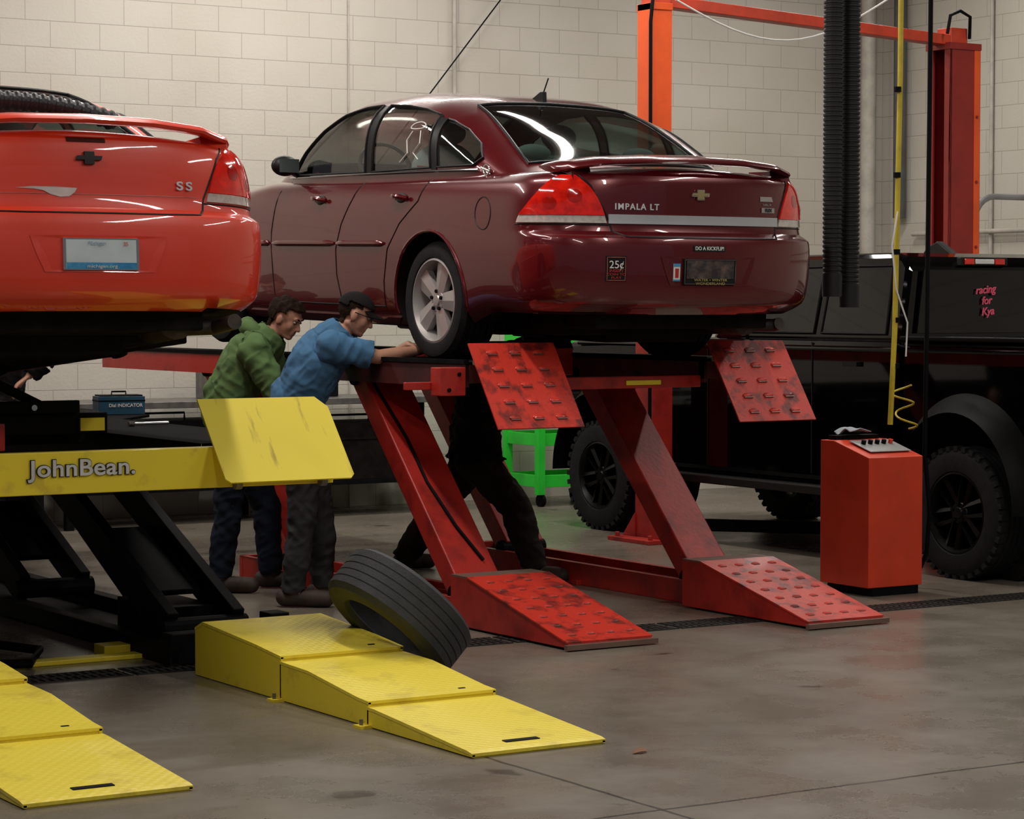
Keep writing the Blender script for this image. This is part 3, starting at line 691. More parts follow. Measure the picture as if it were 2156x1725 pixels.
for xa,xb in ((4.6,5.22),(2.9,3.52)):
    b=MB(); yd=xb+.34 if xa>4 else xb
    b.prism([(xa,9.95),(xb,9.95),(xb,12.3),(yd,12.7),(yd,15.2),(xa,15.2)],1.03,1.045,'z',1)
    b.bx(xa,xa+.03,9.95,15.2,.87,1.03,2); b.bx(xb-.03,xb,9.95,15.2,.87,1.03,2); b.bx(xa,xb,9.9,9.95,.86,1.03,0)
    rel(YL,b,'runway',[M_yellow,M_deck,M_black],YL,bevel=.003)
    y0,z0,y1,z1=9.98,1.237,9.68,.885; c=((xa+xb)/2,(y0+y1)/2,(z0+z1)/2); M=orient(c,(0,y0-y1,z0-z1)); ln=math.hypot(y0-y1,z0-z1); hw=.315;hl=ln/2;ch=.05
    b=MB(); b.prism([(-hw,-hl+ch*.4),(-hw+ch*.4,-hl),(hw-ch*.4,-hl),(hw,-hl+ch*.4),(hw,hl-ch*1.2),(hw-ch,hl),(-hw,hl)],-.004,.004,'z',0,M)
    b.cyl((xa+.1,9.82,.87),(xa+.13,9.82,.87),.025,12,2); b.cyl((xb-.1,9.82,.87),(xb-.07,9.82,.87),.025,12,2)
    rel(YL,b,'approach_flap',[M_scuff,M_yellow,M_steel],YL)
    x=(xa+xb)/2
    for yo in (0,1.9):
        b=MB()
        for dx in (-.17,.17): beam(b,(x+dx,10.6+yo,.14),(x+dx,12.35+yo,.90),.06,.16)
        beam(b,(x,10.9+yo,.27),(x,11.5+yo,.53),.3,.03)
        b.cyl((x-.22,10.6+yo,.14),(x+.22,10.6+yo,.14),.05,14,1); b.cyl((x-.22,12.3+yo,.88),(x+.22,12.3+yo,.88),.05,14,1)
        for q in (.25,.5,.75): b.cyl((x+.195,10.6+1.75*q+yo,.14+.76*q),(x+.225,10.6+1.75*q+yo,.14+.76*q),.02,10,2)
        rel(YL,b,'lift_leg',[M_black,M_black,M_steel],YL,bevel=.006)
    b=MB(); b.cyl((x,11.2,.12),(x,12.0,.5),.06,12,0); b.cyl((x,11.9,.45),(x,12.6,.8),.03,12,1); b.bx(x-.14,x+.14,10.75,11.3,.04,.22); rel(YL,b,'lift_cylinder',[M_black,M_steel],YL,smooth=True)
    b=MB(); b.bx(x-.28,x-.2,10.35,14.6,0.007,.1); b.bx(x+.2,x+.28,10.35,14.6,0.007,.1); b.bx(x-.28,x+.28,10.35,10.45,0.007,.15); b.bx(x-.28,x+.28,14.5,14.6,0.007,.1); b.bx(x+.2,x+.30,10.3,10.42,.007,.22)
    b.bx(x-.2,x+.2,10.45,14.5,.01,.03)
    rel(YL,b,'base_frame',M_black,YL,bevel=.006)
b=MB(); b.bx(3.0,5.2,9.84,9.90,.855,1.035); rel(YL,b,'cross_beam',M_yellow,YL,bevel=.004)
for dy,dz,m_,bd,ex in ((.836,.963,M_trim,.0048,.002),(.832,.963,M_letter,.0016,.003)):
    M=frame(Vector((4.00,9+dy,dz))-Vector(YL.location),(1,0,0),(0,0,1))
    text('lettering','JohnBean.',.098,M,m_,YL,extr=ex,bold=bd,sx=1.18,spacing=1.04)
PU=empty('hydraulic_power_unit',(3.95,12.4,0),'dark hydraulic power unit with hoses between lift legs','power unit')
b=MB(); b.bx(-.25,.3,-.3,.3,0,.55); b.cyl((0,0,.55),(0,0,.8),.13,20); b.cyl((.2,-.32,.3),(.2,-.45,.3),.06,14); b.obj('tank_body',M_black,PU,bevel=.01)
b=MB(); b.tube([(-.2,-.3,.4),(-.3,-.6,.3),(-.1,-1.0,.08),(.3,-1.4,.03),(.1,-1.8,.03),(-.3,-1.6,.03),(-.4,-1.2,.05)],.022,8); b.obj('hose',M_black,PU,smooth=True)
b=MB(); b.tube([(.1,-.3,.2),(.2,-.7,.15),(.0,-1.1,.18),(-.4,-1.3,.2)],.02,8); b.obj('hose',mat('dark_red_hose',(.20,.014,.01),.5),PU,smooth=True)
# red floor jack under the yellow beam
FJ=empty('floor_jack',(3.70,11.2,0),'low dark red trolley jack on the floor under the yellow lift','jack')
b=MB(); b.bx(-.30,.30,-.10,.10,.10,.17); b.prism([(-.28,.17),(.1,.17),(.28,.24),(.28,.28),(-.28,.22)],-.08,.08,'y'); b.cyl((.22,0,.28),(.22,0,.31),.05,16); b.obj('jack_body',M_lift,FJ,bevel=.008)
for xx in (-.24,.24):
    b=MB(); b.lathe([(-.12,.07),(.12,.07)],20,axis='y',c=(xx,0,.071)); b.obj('jack_wheel',M_black,FJ,smooth=True)
# jack under the red sedan
JK=empty('scissor_jack',(4.05,11.0,1.05),'black rolling scissor jack lifting the red sedan','jack')
b=MB(); b.bx(-.95,.5,-.12,.12,.0,.10)
for q in (-1,1):
    M=orient((-.05,q*.08,.25),(.45*q,0,.22),(0,1,0)); b.box((0,0,0),(.05,.55,.04),0,M)
b.bx(-.4,.42,-.14,.14,.37,.42); b.bx(-.9,.35,-.15,-.11,.10,.16); b.cyl((.25,0,.42),(.25,0,.47),.05); b.cyl((-.2,0,.42),(-.2,0,.46),.05); b.bx(-.6,.5,.16,.4,-.06,.1)
b.obj('jack_frame',M_black,JK,bevel=.006)
b=MB(); b.bx(.36,.48,-.131,-.121,.015,.075); b.obj('jack_label',[M_yellow,M_chrome],JK)
b=MB(); b.cyl((.12,-.155,.13),(.12,-.165,.13),.014,12); b.obj('knob',M_chrome,JK)
b=MB(); b.bx(-.7,-.24,-.75,-.6,-.03,.09); b.obj('jack_beam',M_lift,JK,bevel=.006)
for x0,x1 in ((4.62,5.21),(2.9,3.51)):
    E=empty('drive_on_ramp',((x0+x1)/2,8.87,0),'long bright yellow tread-plate drive-on ramp in three sections','ramp','yellow drive-on ramps'); w=(x1-x0)/2
    def sec(pts,nm,slot=True):
        b=MB()
        for i in range(len(pts)-1):
            (ya,za),(yb,zb)=pts[i],pts[i+1]
            b.add([(-w,ya,za),(w,ya,za),(w,yb,zb),(-w,yb,zb),(-w,ya,za-.012),(w,ya,za-.012),(w,yb,zb-.012),(-w,yb,zb-.012)],[(0,1,2,3),(7,6,5,4),(0,4,5,1),(2,6,7,3),(1,5,6,2),(0,3,7,4)],0)
        poly=[(y,z-.005) for y,z in pts]+[(pts[-1][0],.004),(pts[0][0],.004)]
        b.prism(poly,-w+.002,-w+.014,'x',1); b.prism(poly,w-.014,w-.002,'x',1)
        b.bx(-w+.01,w-.01,pts[0][0]+.004,pts[0][0]+.016,.0,pts[0][1]-.012,1)
        if slot: b.box((w-.12,pts[0][0]+.07,itp(pts,pts[0][0]+.07)+.001),(.03,.012,.003),2)
        return b.obj(nm,[M_tread,M_yellow,M_black],E,fix=False)
    sec([(-1.2,.018),(-1.17,.024),(-.46,.078),(-.40,.080)],'lower_ramp_section',False)
    b=MB(); b.box((-.02,-1.1,.031),(.15,.03,.003),0,None,Matrix.Rotation(radians(4),3,'X')); b.obj('hand_slot',M_black,E)
    sec([(-.41,.102),(-.32,.108),(.1,.158),(.36,.166)],'middle_ramp_section')
    sec([(.35,.188),(.6,.212),(1.12,.248),(1.2,.215)],'upper_ramp_section')
    for yy in (-.4,.36):
        b=MB(); b.bx(-w-.05,-w+.02,yy-.04,yy+.02,0,.012); b.cyl((-w-.03,yy-.01,.0),(-w-.03,yy-.01,.035),.008,8,1)
        b.obj('foot_bracket',[M_yellow,M_steel],E)
b=MB(); b.bx(3.75,4.92,10.68,10.78,0,.022); b.bx(4.5,4.78,10.82,10.95,0,.05); o=b.obj('floor_guide_plate',M_yellow,None,bevel=.004); top(o,'flat yellow steel guide bar on the floor by the lift base','floor guide')
M_iron=mat('cast_iron',(.04,.036,.032),.6,.5)
for i,x in enumerate([3.4+1.0*k for k in range(11)]):
    b=MB(); b.bx(x,x+.98,10.2,10.42,.0,.002,1)
    b.bx(x,x+.98,10.195,10.21,.0,.005); b.bx(x,x+.98,10.41,10.425,.0,.005); b.bx(x,x+.98,10.305,10.315,.001,.005)
    for k in range(24): b.bx(x+.02+k*.04,x+.035+k*.04,10.2,10.42,.001,.005)
    o=b.obj('drain_grate',[M_iron,M_black]); top(o,'dark cast-iron floor drain grate','drain grate','floor drain grates')
b=MB(); b.add([(0,0,.004),(.03,-.008,.010),(.06,.0,.006),(.075,.018,.012),(.045,.025,.02),(.015,.02,.014)],[(0,1,4,5),(1,2,3,4)]); o=b.obj('dry_leaf',mat('leaf_brown',(.24,.11,.06),.8),None); o.location=(5.17,7.43,0); top(o,'small crumpled brown dry leaf on the concrete floor','leaf')
sm=o.modifiers.new('s','SOLIDIFY'); sm.thickness=.003

# ------------------------------------------------------------------ loose tire
al=radians(44); e1=Vector((-cos(al),0,sin(al))); nn=Vector((sin(al),0,cos(al))); R=.325;hw=.11
x0=5.215+.195/math.tan(al)+.02; C=Vector((x0,9.38,0))+e1*R+nn*hw; C.z=R*sin(al)+hw*cos(al)+.003
rr=.205; prof=[(-hw*.8,rr),(-hw,rr+.012),(-hw*1.08,R*.82),(-hw*1.0,R*.93),(-hw*.84,R*.985)]
for k in range(5):
    a=-hw*.66+k*hw*.33; prof+=[(a-hw*.14,R),(a+hw*.13,R),(a+hw*.135,R-.003),(a+hw*.18,R-.003)]
prof+=[(hw*.84,R*.985),(hw*1.0,R*.93),(hw*1.08,R*.82),(hw,rr+.012),(hw*.8,rr),(hw*.7,rr+.02),(hw*.85,R*.8),(hw*.75,R-.03),(-hw*.75,R-.03),(-hw*.85,R*.8),(-hw*.7,rr+.02)]
b=MB(); b.lathe(prof,96,closed=True)
tm=mat('worn_tire_rubber',(.030,.031,.034),.7,0,var=.15,scale=14,bump=.2,bscale=90)
to=b.obj('tire',tm,None,smooth=True,ang=30)
M=Matrix.Identity(4); ay=nn.cross(e1)
for i in range(3): M[i][0]=nn[i]; M[i][1]=ay[i]*-1; M[i][2]=e1[i]; M[i][3]=C[i]
if M.to_3x3().determinant()<0:
    for i in range(3): M[i][1]*=-1
to.matrix_world=M; top(to,'loose worn black car tire leaning on the yellow ramp','tire')

# ------------------------------------------------------------------ console
CE=empty('lift_control_console',(9.28,10.94,0),'red metal lift control console standing beside the ramp','control console')
b=MB(); b.prism([(-.21,.05),(-.21,.79),(.10,.875),(.22,.875),(.22,.05)],-.20,.20,'x'); b.obj('cabinet_body',mat('console_red',(.66,.045,.012),.42,0,.15,var=.1,scale=4),CE,bevel=.004)
b=MB(); b.bx(-.16,.18,-.20,.20,0,.05); b.obj('plinth',M_black,CE)
M=orient((0.02,-.045,.842),(0,.30,.085)); b=MB(); b.box((0,0,.004),(.30,.2,.006),0,M); pn=b.obj('control_panel',mat('panel_grey',(.35,.35,.35),.4,.3),CE,bevel=.002)
for i,x in enumerate((-.1,-.05,0,.05,.1)):
    b=MB(); p0=M@Vector((x,.03,.006)); p1=M@Vector((x,.03,.03)); b.cyl(p0,p1,.014,14); b.obj('control_knob',M_black if i<4 else M_redcar,pn,smooth=True)
b=MB(); b.bx(-.16,.16,.13,.2,.87,.90); b.obj('rear_tray',M_black,CE)
b=MB()
def rag(u,v): 
    x=(u-.5)*.16; y=(v-.5)*.14; return Vector((x,y,.02+.035*noise.noise(Vector((x*14,y*14,1)))+.02*(1-abs(u-.5)*2)))
b.grid(rag,14,14); o=b.obj('shop_rag',mat('rag_grey',(.35,.38,.42),.9),None,smooth=True,ang=180); o.location=(9.26,11.09,.90); top(o,'crumpled grey shop rag on the console','rag')
sm=o.modifiers.new('s','SOLIDIFY'); sm.thickness=.004

# ------------------------------------------------------------------ hoses
M_hose=mat('hose_black',(.012,.012,.014),.5,var=.1,spec=.35)
def corrprof(L,r,z0=0,sp=.026):
    prof=[(z0,r*.9)]; z=z0
    while z<z0+L-.01: prof+=[(z,r),(z+sp*.45,r),(z+sp*.6,r*.91),(z+sp*.85,r*.91)]; z+=sp
    return prof
def corr(x,y,z0,r,lab):
    b=MB(); b.lathe(corrprof(CZ-z0,r,z0),20,0,axis='z',c=(x,y,0)); b.lathe([(z0-.12,r*1.02),(z0,r*1.06)],20,0,axis='z',c=(x,y,0))
    o=b.obj('exhaust_hose',M_hose,None,smooth=True,ang=25); top(o,lab,'hose','hanging exhaust hoses')
corr(8.83,10.76,1.82,.054,'black corrugated exhaust extraction hose hanging from above')
corr(8.97,10.78,1.76,.056,'black corrugated exhaust extraction hose hanging from above')
pts=[Vector((2.9+.08*k,10.44,2.575)) for k in range(20)]
pts=[Vector((p.x,p.y,2.555 if p.x<3.9 else 2.555-(p.x-3.9)**2*.28)) for p in pts]
dp=[];rs=[]
for i in range(len(pts)-1):
    for q in range(8):
        dp.append(pts[i].lerp(pts[i+1],q/8)); rs.append(.045 if (q//2)%2==0 else .038)
o=MB().tube(dp,rs,14).obj('exhaust_hose',M_hose,None,smooth=True,ang=25); top(o,'black corrugated hose draped across the red sedan rear window','hose')
HE=empty('hanging_air_line',(9.62,11.12,0),'yellow vertical air line with coiled hose hanging over console','air line')
b=MB(); b.tube([(.02,0,CZ),(.01,0,3),(-.02,0,1.5),(-.05,0,.95)],.016,10); b.obj('air_pipe',M_yhose,HE,smooth=True)
for z in (2.9,2.4,1.95,1.55,1.28):
    b=MB(); b.cyl((-.01,0,z),(-.01,0,z+.03),.022,10); b.obj('fitting',M_black,HE,smooth=True)
b=MB(); b.tube([(-.02,0,1.42),(.06,0,1.40),(.09,0,1.4)],.009,8); b.obj('hook',M_black,HE,smooth=True)
b=MB(); b.tube([(.06+(.05+.03*sin(k*.3))*cos(k*.45),.07*sin(k*.45),1.18-.0090*k) for k in range(30)],.006,8); b.obj('coiled_hose',M_yhose,HE,smooth=True)
b=MB(); b.tube([(-.02,-.02,2.2),(-.06,-.02,2.0),(-.03,-.02,1.75),(.06,-.02,1.55),(.05,-.02,1.35)],.005,6); b.obj('white_cord',M_white,HE,smooth=True)
b=MB(); b.tube([(9.63,10.85,CZ),(9.62,10.85,3),(9.61,10.85,1.6),(9.60,10.85,.8),(9.64,10.85,.45),(9.66,10.9,.2),(9.62,10.95,.05),(9.66,11.1,.03)],.014,8); o=b.obj('hanging_cable',M_black,None,smooth=True); top(o,'thick black cable hanging beside the console','cable')

# ------------------------------------------------------------------ two post lift
TP=empty('two_post_lift',(11.4,14.3,0),'orange-red two-post vehicle lift straddling the black pickup','car lift')
def post(x,y,sx,zt,hw,m,hd=.13,m2=None):
    b=MB(); b.bx(x-hw,x+hw,y-hd,y-hd+.015,0,zt); b.bx(x-hw,x+hw,y+hd-.015,y+hd,0,zt)
    b.bx(x-sx*hw-.01,x-sx*hw+.01,y-hd,y+hd,0,zt); b.bx(x+sx*(hw-.02),x+sx*hw,y-hd,y-hd*.5,0,zt); b.bx(x+sx*(hw-.02),x+sx*hw,y+hd*.5,y+hd,0,zt)
    b.bx(x-hw-.01,x+hw+.01,y-hd-.01,y+hd+.01,zt-.05,zt)
    if m2:
        b.bx(x+hw-.055,x+hw+.004,y-hd-.004,y-hd+.01,0,zt-.05,1)
        for q in range(6): b.cyl((x+hw-.03,y-hd-.012,.6+.5*q),(x+hw-.03,y-hd,.6+.5*q),.012,8,0)
    rel(TP,b,'column',[m,m2 or m],TP,bevel=.004)
    b=MB(); b.bx(x-.22,x+.12,y-.25,y+.25,0,.03)
    for q in (-1,1): b.prism([(y+q*hd,.03),(y+q*.24,.03),(y+q*hd,.2)],x-.1,x-.08,'x')
    for dx in (-.17,.07):
        for dy in (-.2,.2): b.cyl((x+dx,y+dy,.03),(x+dx,y+dy,.06),.018,6)
    rel(TP,b,'base_plate',M_lift,TP,bevel=.004)
    b=MB(); b.bx(x-hw-.012,x+hw+.012,y-hd-.012,y+hd+.012,.03,1.75); rel(TP,b,'column_shade_sleeve',M_lift,TP,bevel=.004)  # added dark red sleeve: shadow on the lower column put into its colour
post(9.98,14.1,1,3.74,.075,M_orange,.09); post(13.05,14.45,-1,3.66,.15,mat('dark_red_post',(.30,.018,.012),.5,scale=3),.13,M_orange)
b=MB(); p0=Vector((10.0,14.1,3.76));p1=Vector((13.1,14.45,3.68)); M=orient((p0+p1)/2,p1-p0,(0,1,0)); b.box((0,0,0),(.12,(p1-p0).length,.08),0,M)
b.bx(9.92,10.06,14.02,14.18,3.68,3.83); b.bx(12.95,13.12,14.37,14.53,3.62,3.78)
rel(TP,b,'overhead_beam',mat('beam_red',(.62,.055,.02),.45),TP,bevel=.006)
b=MB(); b.tube([(9.86,13.98,0.6),(9.86,13.98,3.6),(9.88,13.98,3.78),(9.95,14.0,3.88),(10.05,14.05,3.87),(10.12,14.1,3.8)],.013,8); rel(TP,b,'hydraulic_hose',M_black,TP,smooth=True)
b=MB(); b.tube([(12.85,14.3,3.72),(12.88,14.3,3.86),(12.98,14.3,3.9),(13.08,14.3,3.86),(13.12,14.35,3.7)],.013,8); rel(TP,b,'hydraulic_hose',M_black,TP,smooth=True)
b=MB(); b.tube([(10.05+1.95*t,13.95,3.76-.30*sin(pi*t)+.15*t) for t in [k/16 for k in range(17)]],.007,6); rel(TP,b,'white_hose',M_white,TP,smooth=True)
for p in (((10.1,14.0,.12),(11.0,13.0,.12)),((10.1,14.2,.12),(11.0,15.1,.12))):
    b=MB(); beam(b,p[0],p[1],.12,.08); rel(TP,b,'swing_arm',M_black,TP,bevel=.005)
gp=[(13.28,14.45,0),(13.28,14.45,2.3)]+[(13.28+.2*(1-cos(a)),14.45,2.3+.2*sin(a)) for a in [pi/2*k/6 for k in range(1,7)]]+[(14.6,14.45,2.5)]
b=MB(); b.tube(gp,.025,10); o=b.obj('guard_pipe',mat('pale_pipe',(.36,.36,.37),.4,.5),None,smooth=True); top(o,'bent pale grey steel pipe rail beside the lift column','pipe rail')

# ------------------------------------------------------------------ pickup
PK=empty('pickup_truck',(10.2,11.17,0),'black off-road pickup truck parked under the orange two-post lift','pickup truck')
W=1.85; BT=1.43
b=MB()
prof=[(-.98,.72),(-1.0,1.40),(-.98,BT),(.60,BT),(.60,.55),(.52,.55),(.48,.8),(.30,1.0),(0,1.06),(-.30,1.0),(-.5,.8),(-.56,.72)]
b.prism(prof,.02,W-.02,'x'); b.obj('cargo_bed',M_blackp,PK,bevel=.03)
for xx in (0,W-.06): 
    b=MB(); b.bx(xx,xx+.06,-1.0,.6,BT,BT+.03); b.obj('bed_rail',M_flare,PK,bevel=.008)
b=MB(); prof=[(.63,.5),(.63,BT),(2.75,BT),(4.35,BT-.05),(4.55,BT-.15),(4.6,.75),(4.42,.72),(4.34,.85),(4.15,1.02),(3.85,1.08),(3.55,1.02),(3.36,.8),(3.30,.5)]
b.prism(prof,.02,W-.02,'x'); b.obj('truck_body',M_blackp,PK,bevel=.04)
def cx(z): return .06+.12*(z-BT)/.55
prof=[(.66,BT-.02),(.70,1.90),(.76,1.96),(.86,1.985),(1.9,1.985),(2.04,1.95),(2.14,1.90),(2.66,BT-.02)]
n=len(prof); vs=[(cx(z),y,z) for y,z in prof]+[(W-cx(z),y,z) for y,z in prof]
b=MB(); b.add(vs,[tuple(range(n))[::-1],tuple(range(n,2*n))]+[(i,(i+1)%n,n+(i+1)%n,n+i) for i in range(n)]); b.obj('cab',M_blackp,PK,bevel=.035)
M_tg=mat('dark_truck_glass',(.002,.0025,.003),.03,0,.0,spec=.5)
for s in (0,1):
    for poly in ([(.80,BT+.04),(1.44,BT+.04),(1.44,1.90),(.84,1.90)],[(1.52,BT+.04),(2.50,BT+.04),(2.10,1.86),(2.02,1.90),(1.52,1.90)]):
        n=len(poly); f=lambda z,o:(cx(z)-o if s==0 else W-cx(z)+o)
        b=MB(); b.add([(f(z,.006),y,z) for y,z in poly]+[(f(z,-.01),y,z) for y,z in poly],[tuple(range(n)),tuple(range(n,2*n))[::-1]]+[(i,(i+1)%n,n+(i+1)%n,n+i) for i in range(n)]); b.obj('side_window',M_tg,PK)
        b=MB(); b.tube([(f(z,.006),y,z) for y,z in dens(poly,3)],.009,6,closed=True); b.obj('window_trim',M_flare,PK)
b=MB(); b.prism([(.18,BT+.05),(W-.18,BT+.05),(W-.26,1.88),(.26,1.88)],-.008,.008,'z',0,frame((0,.655-.118,0),(1,0,0),(0,.075,1)))
b.obj('rear_window',M_tg,PK)
b=MB(); b.add([(.14,2.675,BT+.03),(W-.14,2.675,BT+.03),(W-.24,2.165,1.89),(.24,2.165,1.89)],[(0,1,2,3)]); b.obj('windshield',M_tg,PK,fix=False)
bx0=W*.42
b=MB(); b.bx(bx0-.2,bx0+.2,.68,.72,1.905,1.955); b.bx(bx0-.08,bx0+.08,.672,.68,1.915,1.945,2); b.bx(bx0-.17,bx0-.09,.672,.68,1.912,1.948,1); b.bx(bx0+.09,bx0+.17,.672,.68,1.912,1.948,1); b.obj('cab_brake_light',[M_trim,M_light,M_white],PK,bevel=.003)
b=MB(); b.prism([(.95,1.98),(1.25,1.98),(1.2,2.03),(1.1,2.07),(.98,2.0)],bx0-.03,bx0+.03,'x'); b.obj('roof_antenna_fin',M_trim,PK,bevel=.008)
pink=mat('pink_sticker',(.80,.10,.18),.5)
text('window_sticker','racing\nfor\nKya',.07,frame((.76,.64,1.68),(1,0,.08),(0,.075,1)),pink,PK,extr=.002,shear=.3,bold=.0015)
for ya in (0,3.85):
    b=MB(); pts=[(ya+.64*cos(a),.42+.70*sin(a)) for a in [radians(k) for k in range(0,181,6)]]
    for i in range(len(pts)-1):
        (a1,c1),(a2,c2)=pts[i],pts[i+1]; s=.84
        i1=(ya+(a1-ya)*s,.42+(c1-.42)*s); i2=(ya+(a2-ya)*s,.42+(c2-.42)*s)
        b.add([(-.12,*i1),(-.12,*i2),(.02,a2,c2),(.02,a1,c1),(.2,*i1),(.2,*i2),(.2,a2,c2),(.2,a1,c1)],[(0,1,2,3),(4,7,6,5),(0,4,5,1),(3,2,6,7)])
    b.obj('fender_flare',M_flare,PK,smooth=True,ang=40)
    b=MB(); b.lathe([(.0,.56),(.3,.56)],32,c=(.16,ya,.48)); b.obj('wheel_well',M_dark,PK)
    wheel(PK,.06,ya,.40,r=.40,wd=.27,side=-1,rimmat=M_blackrim,style='off')
    wheel(PK,W-.06,ya,.40,r=.40,wd=.27,side=1,rimmat=M_blackrim,style='off')
b=MB(); b.bx(.3,W-.3,-.9,4.5,.42,.75); b.cyl((.1,0,.41),(W-.1,0,.41),.05); b.cyl((.1,3.85,.41),(W-.1,3.85,.41),.05); b.obj('chassis',M_dark,PK)
b=MB(); b.bx(-.05,.1,.85,3.1,.42,.48); b.obj('side_step',M_trim,PK,bevel=.01)
for yy in (1.0,1.75): b=MB(); b.bx(-.01,.03,yy,yy+.14,1.26,1.29); b.obj('door_handle',M_trim,PK)
for yy in (1.48,2.62): b=MB(); b.bx(.014,.022,yy-.004,yy+.004,.55,BT-.02); b.obj('door_seam',M_trim,PK)
b=MB(); b.tube([(.012,.63+.3*k,BT-.06) for k in range(13)],.014,8); b.obj('shoulder_line',M_blackp,PK,smooth=True)
b=MB(); b.tube([(.012,-.98+.15*k,BT-.06) for k in range(11)],.014,8); b.obj('shoulder_line',M_blackp,PK,smooth=True)

# ------------------------------------------------------------------ wall fittings
def pipe(pts,r,m,lab,nm='wall_pipe'):
    o=MB().tube(pts,r,12).obj(nm,m,None,smooth=True); top(o,lab,'pipe'); return o
M_wallpaint=mat('painted_pipe',(.50,.46,.41),.5)
pipe([(10.54,WY-.03,0),(10.54,WY-.03,CZ)],.018,M_wallpaint,'cream painted vertical conduit on block wall')
pipe([(9.55,WY-.01,0),(9.55,WY-.01,CZ)],.006,M_wallpaint,'very thin cream vertical joint strip on block wall')
pipe([(14.93,WY-.12,0),(14.93,WY-.12,CZ)],.07,M_wallpaint,'wide cream painted downpipe in the wall corner')
pipe([(WX-.09,17.45,2.45),(WX-.09,17.45,CZ)],.06,mat('duct_grey',(.10,.10,.10),.5),'dark grey vertical duct on the wall','wall_duct')
pipe([(WX-.06,8,2.30),(WX-.06,17.3,2.30)],.022,M_wallpaint,'cream horizontal conduit along block wall')
pipe([(WX-.07,8,1.98),(WX-.07,17.3,1.98)],.04,M_wallpaint,'cream horizontal pipe along block wall')
pipe([(WX-.03,16.3,2.0),(WX-.03,16.3,CZ)],.018,M_wallpaint,'thin vertical conduit on block wall')
o=MB().tube([(12.1,17.7,5.58),(10.96,17.7,4.22),(10.26,17.7,3.39),(9.6,17.7,2.6)],.006,6).obj('hanging_wire',M_black,None,smooth=True); top(o,'thin black wire running diagonally across the wall','wire')

WBn=empty('workbench',(9.3,17.3,0),'long grey steel workbench against block wall','workbench')
b=MB(); b.bx(-2.6,.9,-.35,.35,.88,.93); b.obj('bench_top',M_steel,WBn,bevel=.004)
for x in (-2.5,-.8,.8):
    for y in (-.3,.3): MB().bx(x-.03,x+.03,y-.03,y+.03,0,.88).obj('leg',M_black,WBn)
MB().bx(-2.5,.8,-.3,.3,.25,.28).obj('lower_shelf',M_black,WBn)
for i,(x,y,sx,sy,sz,m,nm,lab,z) in enumerate(((8.2,17.3,.35,.3,.3,M_steel,'parts_box','grey metal parts box on the workbench',.93),(9.0,17.35,.3,.25,.2,M_black,'parts_box','black plastic parts box on the workbench',.93),(7.6,17.3,1.3,.5,.5,M_black,'storage_crate','black storage crate on the lower shelf',.28),(9.2,17.3,1.3,.5,.45,M_dark,'storage_crate','dark storage crate on the lower shelf',.28))):
    b=MB(); b.bx(-sx/2,sx/2,-sy/2,sy/2,0,sz); b.bx(-sx/2-.008,sx/2+.008,-sy/2-.008,sy/2+.008,sz*.7,sz*.74); b.tube([(-sx*.2,0,sz),(-sx*.2,0,sz+.05),(sx*.2,0,sz+.05),(sx*.2,0,sz)],.01,6)
    o=b.obj(nm,m,None,bevel=.006); o.location=(x,y,z+.001); top(o,lab,'box')
for x0 in (2.9,4.75):
    E=empty('tool_cabinet',(x0+.9,17.25,0),'long dark steel tool cabinet against block wall','cabinet','dark wall cabinets')
    b=MB(); b.bx(-.9,.9,-.4,.4,.0,.90); b.obj('cabinet_body',M_deck,E,bevel=.01)
    b=MB(); b.bx(-.92,.92,-.42,.42,.90,.94); b.obj('worktop',M_deck,E,bevel=.006)
    for k in range(3):
        for j in range(3):
            b=MB(); b.bx(-.86+k*.59,-.31+k*.59,-.415,-.40,.12+j*.26,.34+j*.26); d=b.obj('drawer',M_black,E,bevel=.004)
            MB().bx(-.70+k*.59,-.47+k*.59,-.435,-.415,.28+j*.26,.30+j*.26).obj('handle',M_steel,d)
GC=empty('tool_cart',(11.2,17.2,0),'bright green rolling tool cart with open shelves','tool cart')
for x in (-.34,.34):
    for y in (-.25,.25): b=MB(); b.bx(x-.032,x+.032,y-.032,y+.032,.10,1.05); b.obj('upright',M_green,GC,bevel=.003)
for z in (.16,.5,.85): 
    b=MB(); b.bx(-.34,.34,-.25,.25,z,z+.015); b.bx(-.36,.36,-.27,-.25,z,z+.10); b.bx(-.36,.36,.25,.27,z,z+.10); b.bx(-.36,-.34,-.27,.27,z,z+.10); b.bx(.34,.36,-.27,.27,z,z+.10); b.obj('shelf',M_green,GC,bevel=.003)
b=MB(); b.bx(-.36,.36,-.27,.27,1.05,1.45); b.obj('drawer_box',M_green,GC,bevel=.006)
for x in (-.31,.31):
    for y in (-.22,.22): MB().lathe([(-.02,.05),(.02,.05)],20,c=(x,y,.05)).obj('caster',M_black,GC)
b=MB(); b.bx(-.13,.13,-.08,.08,0,.10); b.bx(-.132,.132,-.082,.082,.072,.08,1); b.tube([(-.04,0,.1),(-.04,0,.125),(.04,0,.125),(.04,0,.1)],.006,6,1); b.bx(-.12,.12,-.07,.07,.1,.108,1)
DB=b.obj('instrument_case',[mat('teal_plastic',(.01,.07,.12),.45),M_black],None,bevel=.006); DB.location=(5.44,12.85,1.046); DB.rotation_euler=(0,0,radians(-10)); top(DB,'small dark teal plastic instrument case on the lift deck','case')
text('case_lettering','Dial INDICATOR',.026,frame((.02,-.084,.05),(1,0,0),(0,0,1)),M_white,DB,extr=.001,bold=.0004)
b=MB(); b.tube([(0,0,.012),(.2,.03,.012)],.008,8); b.tube([(-.03,.0,.012),(0,0,.012)],.014,6); o=b.obj('wrench',M_chrome,None,smooth=True); o.location=(4.95,11.5,1.046); top(o,'chrome wrench lying on the dark lift deck','wrench')

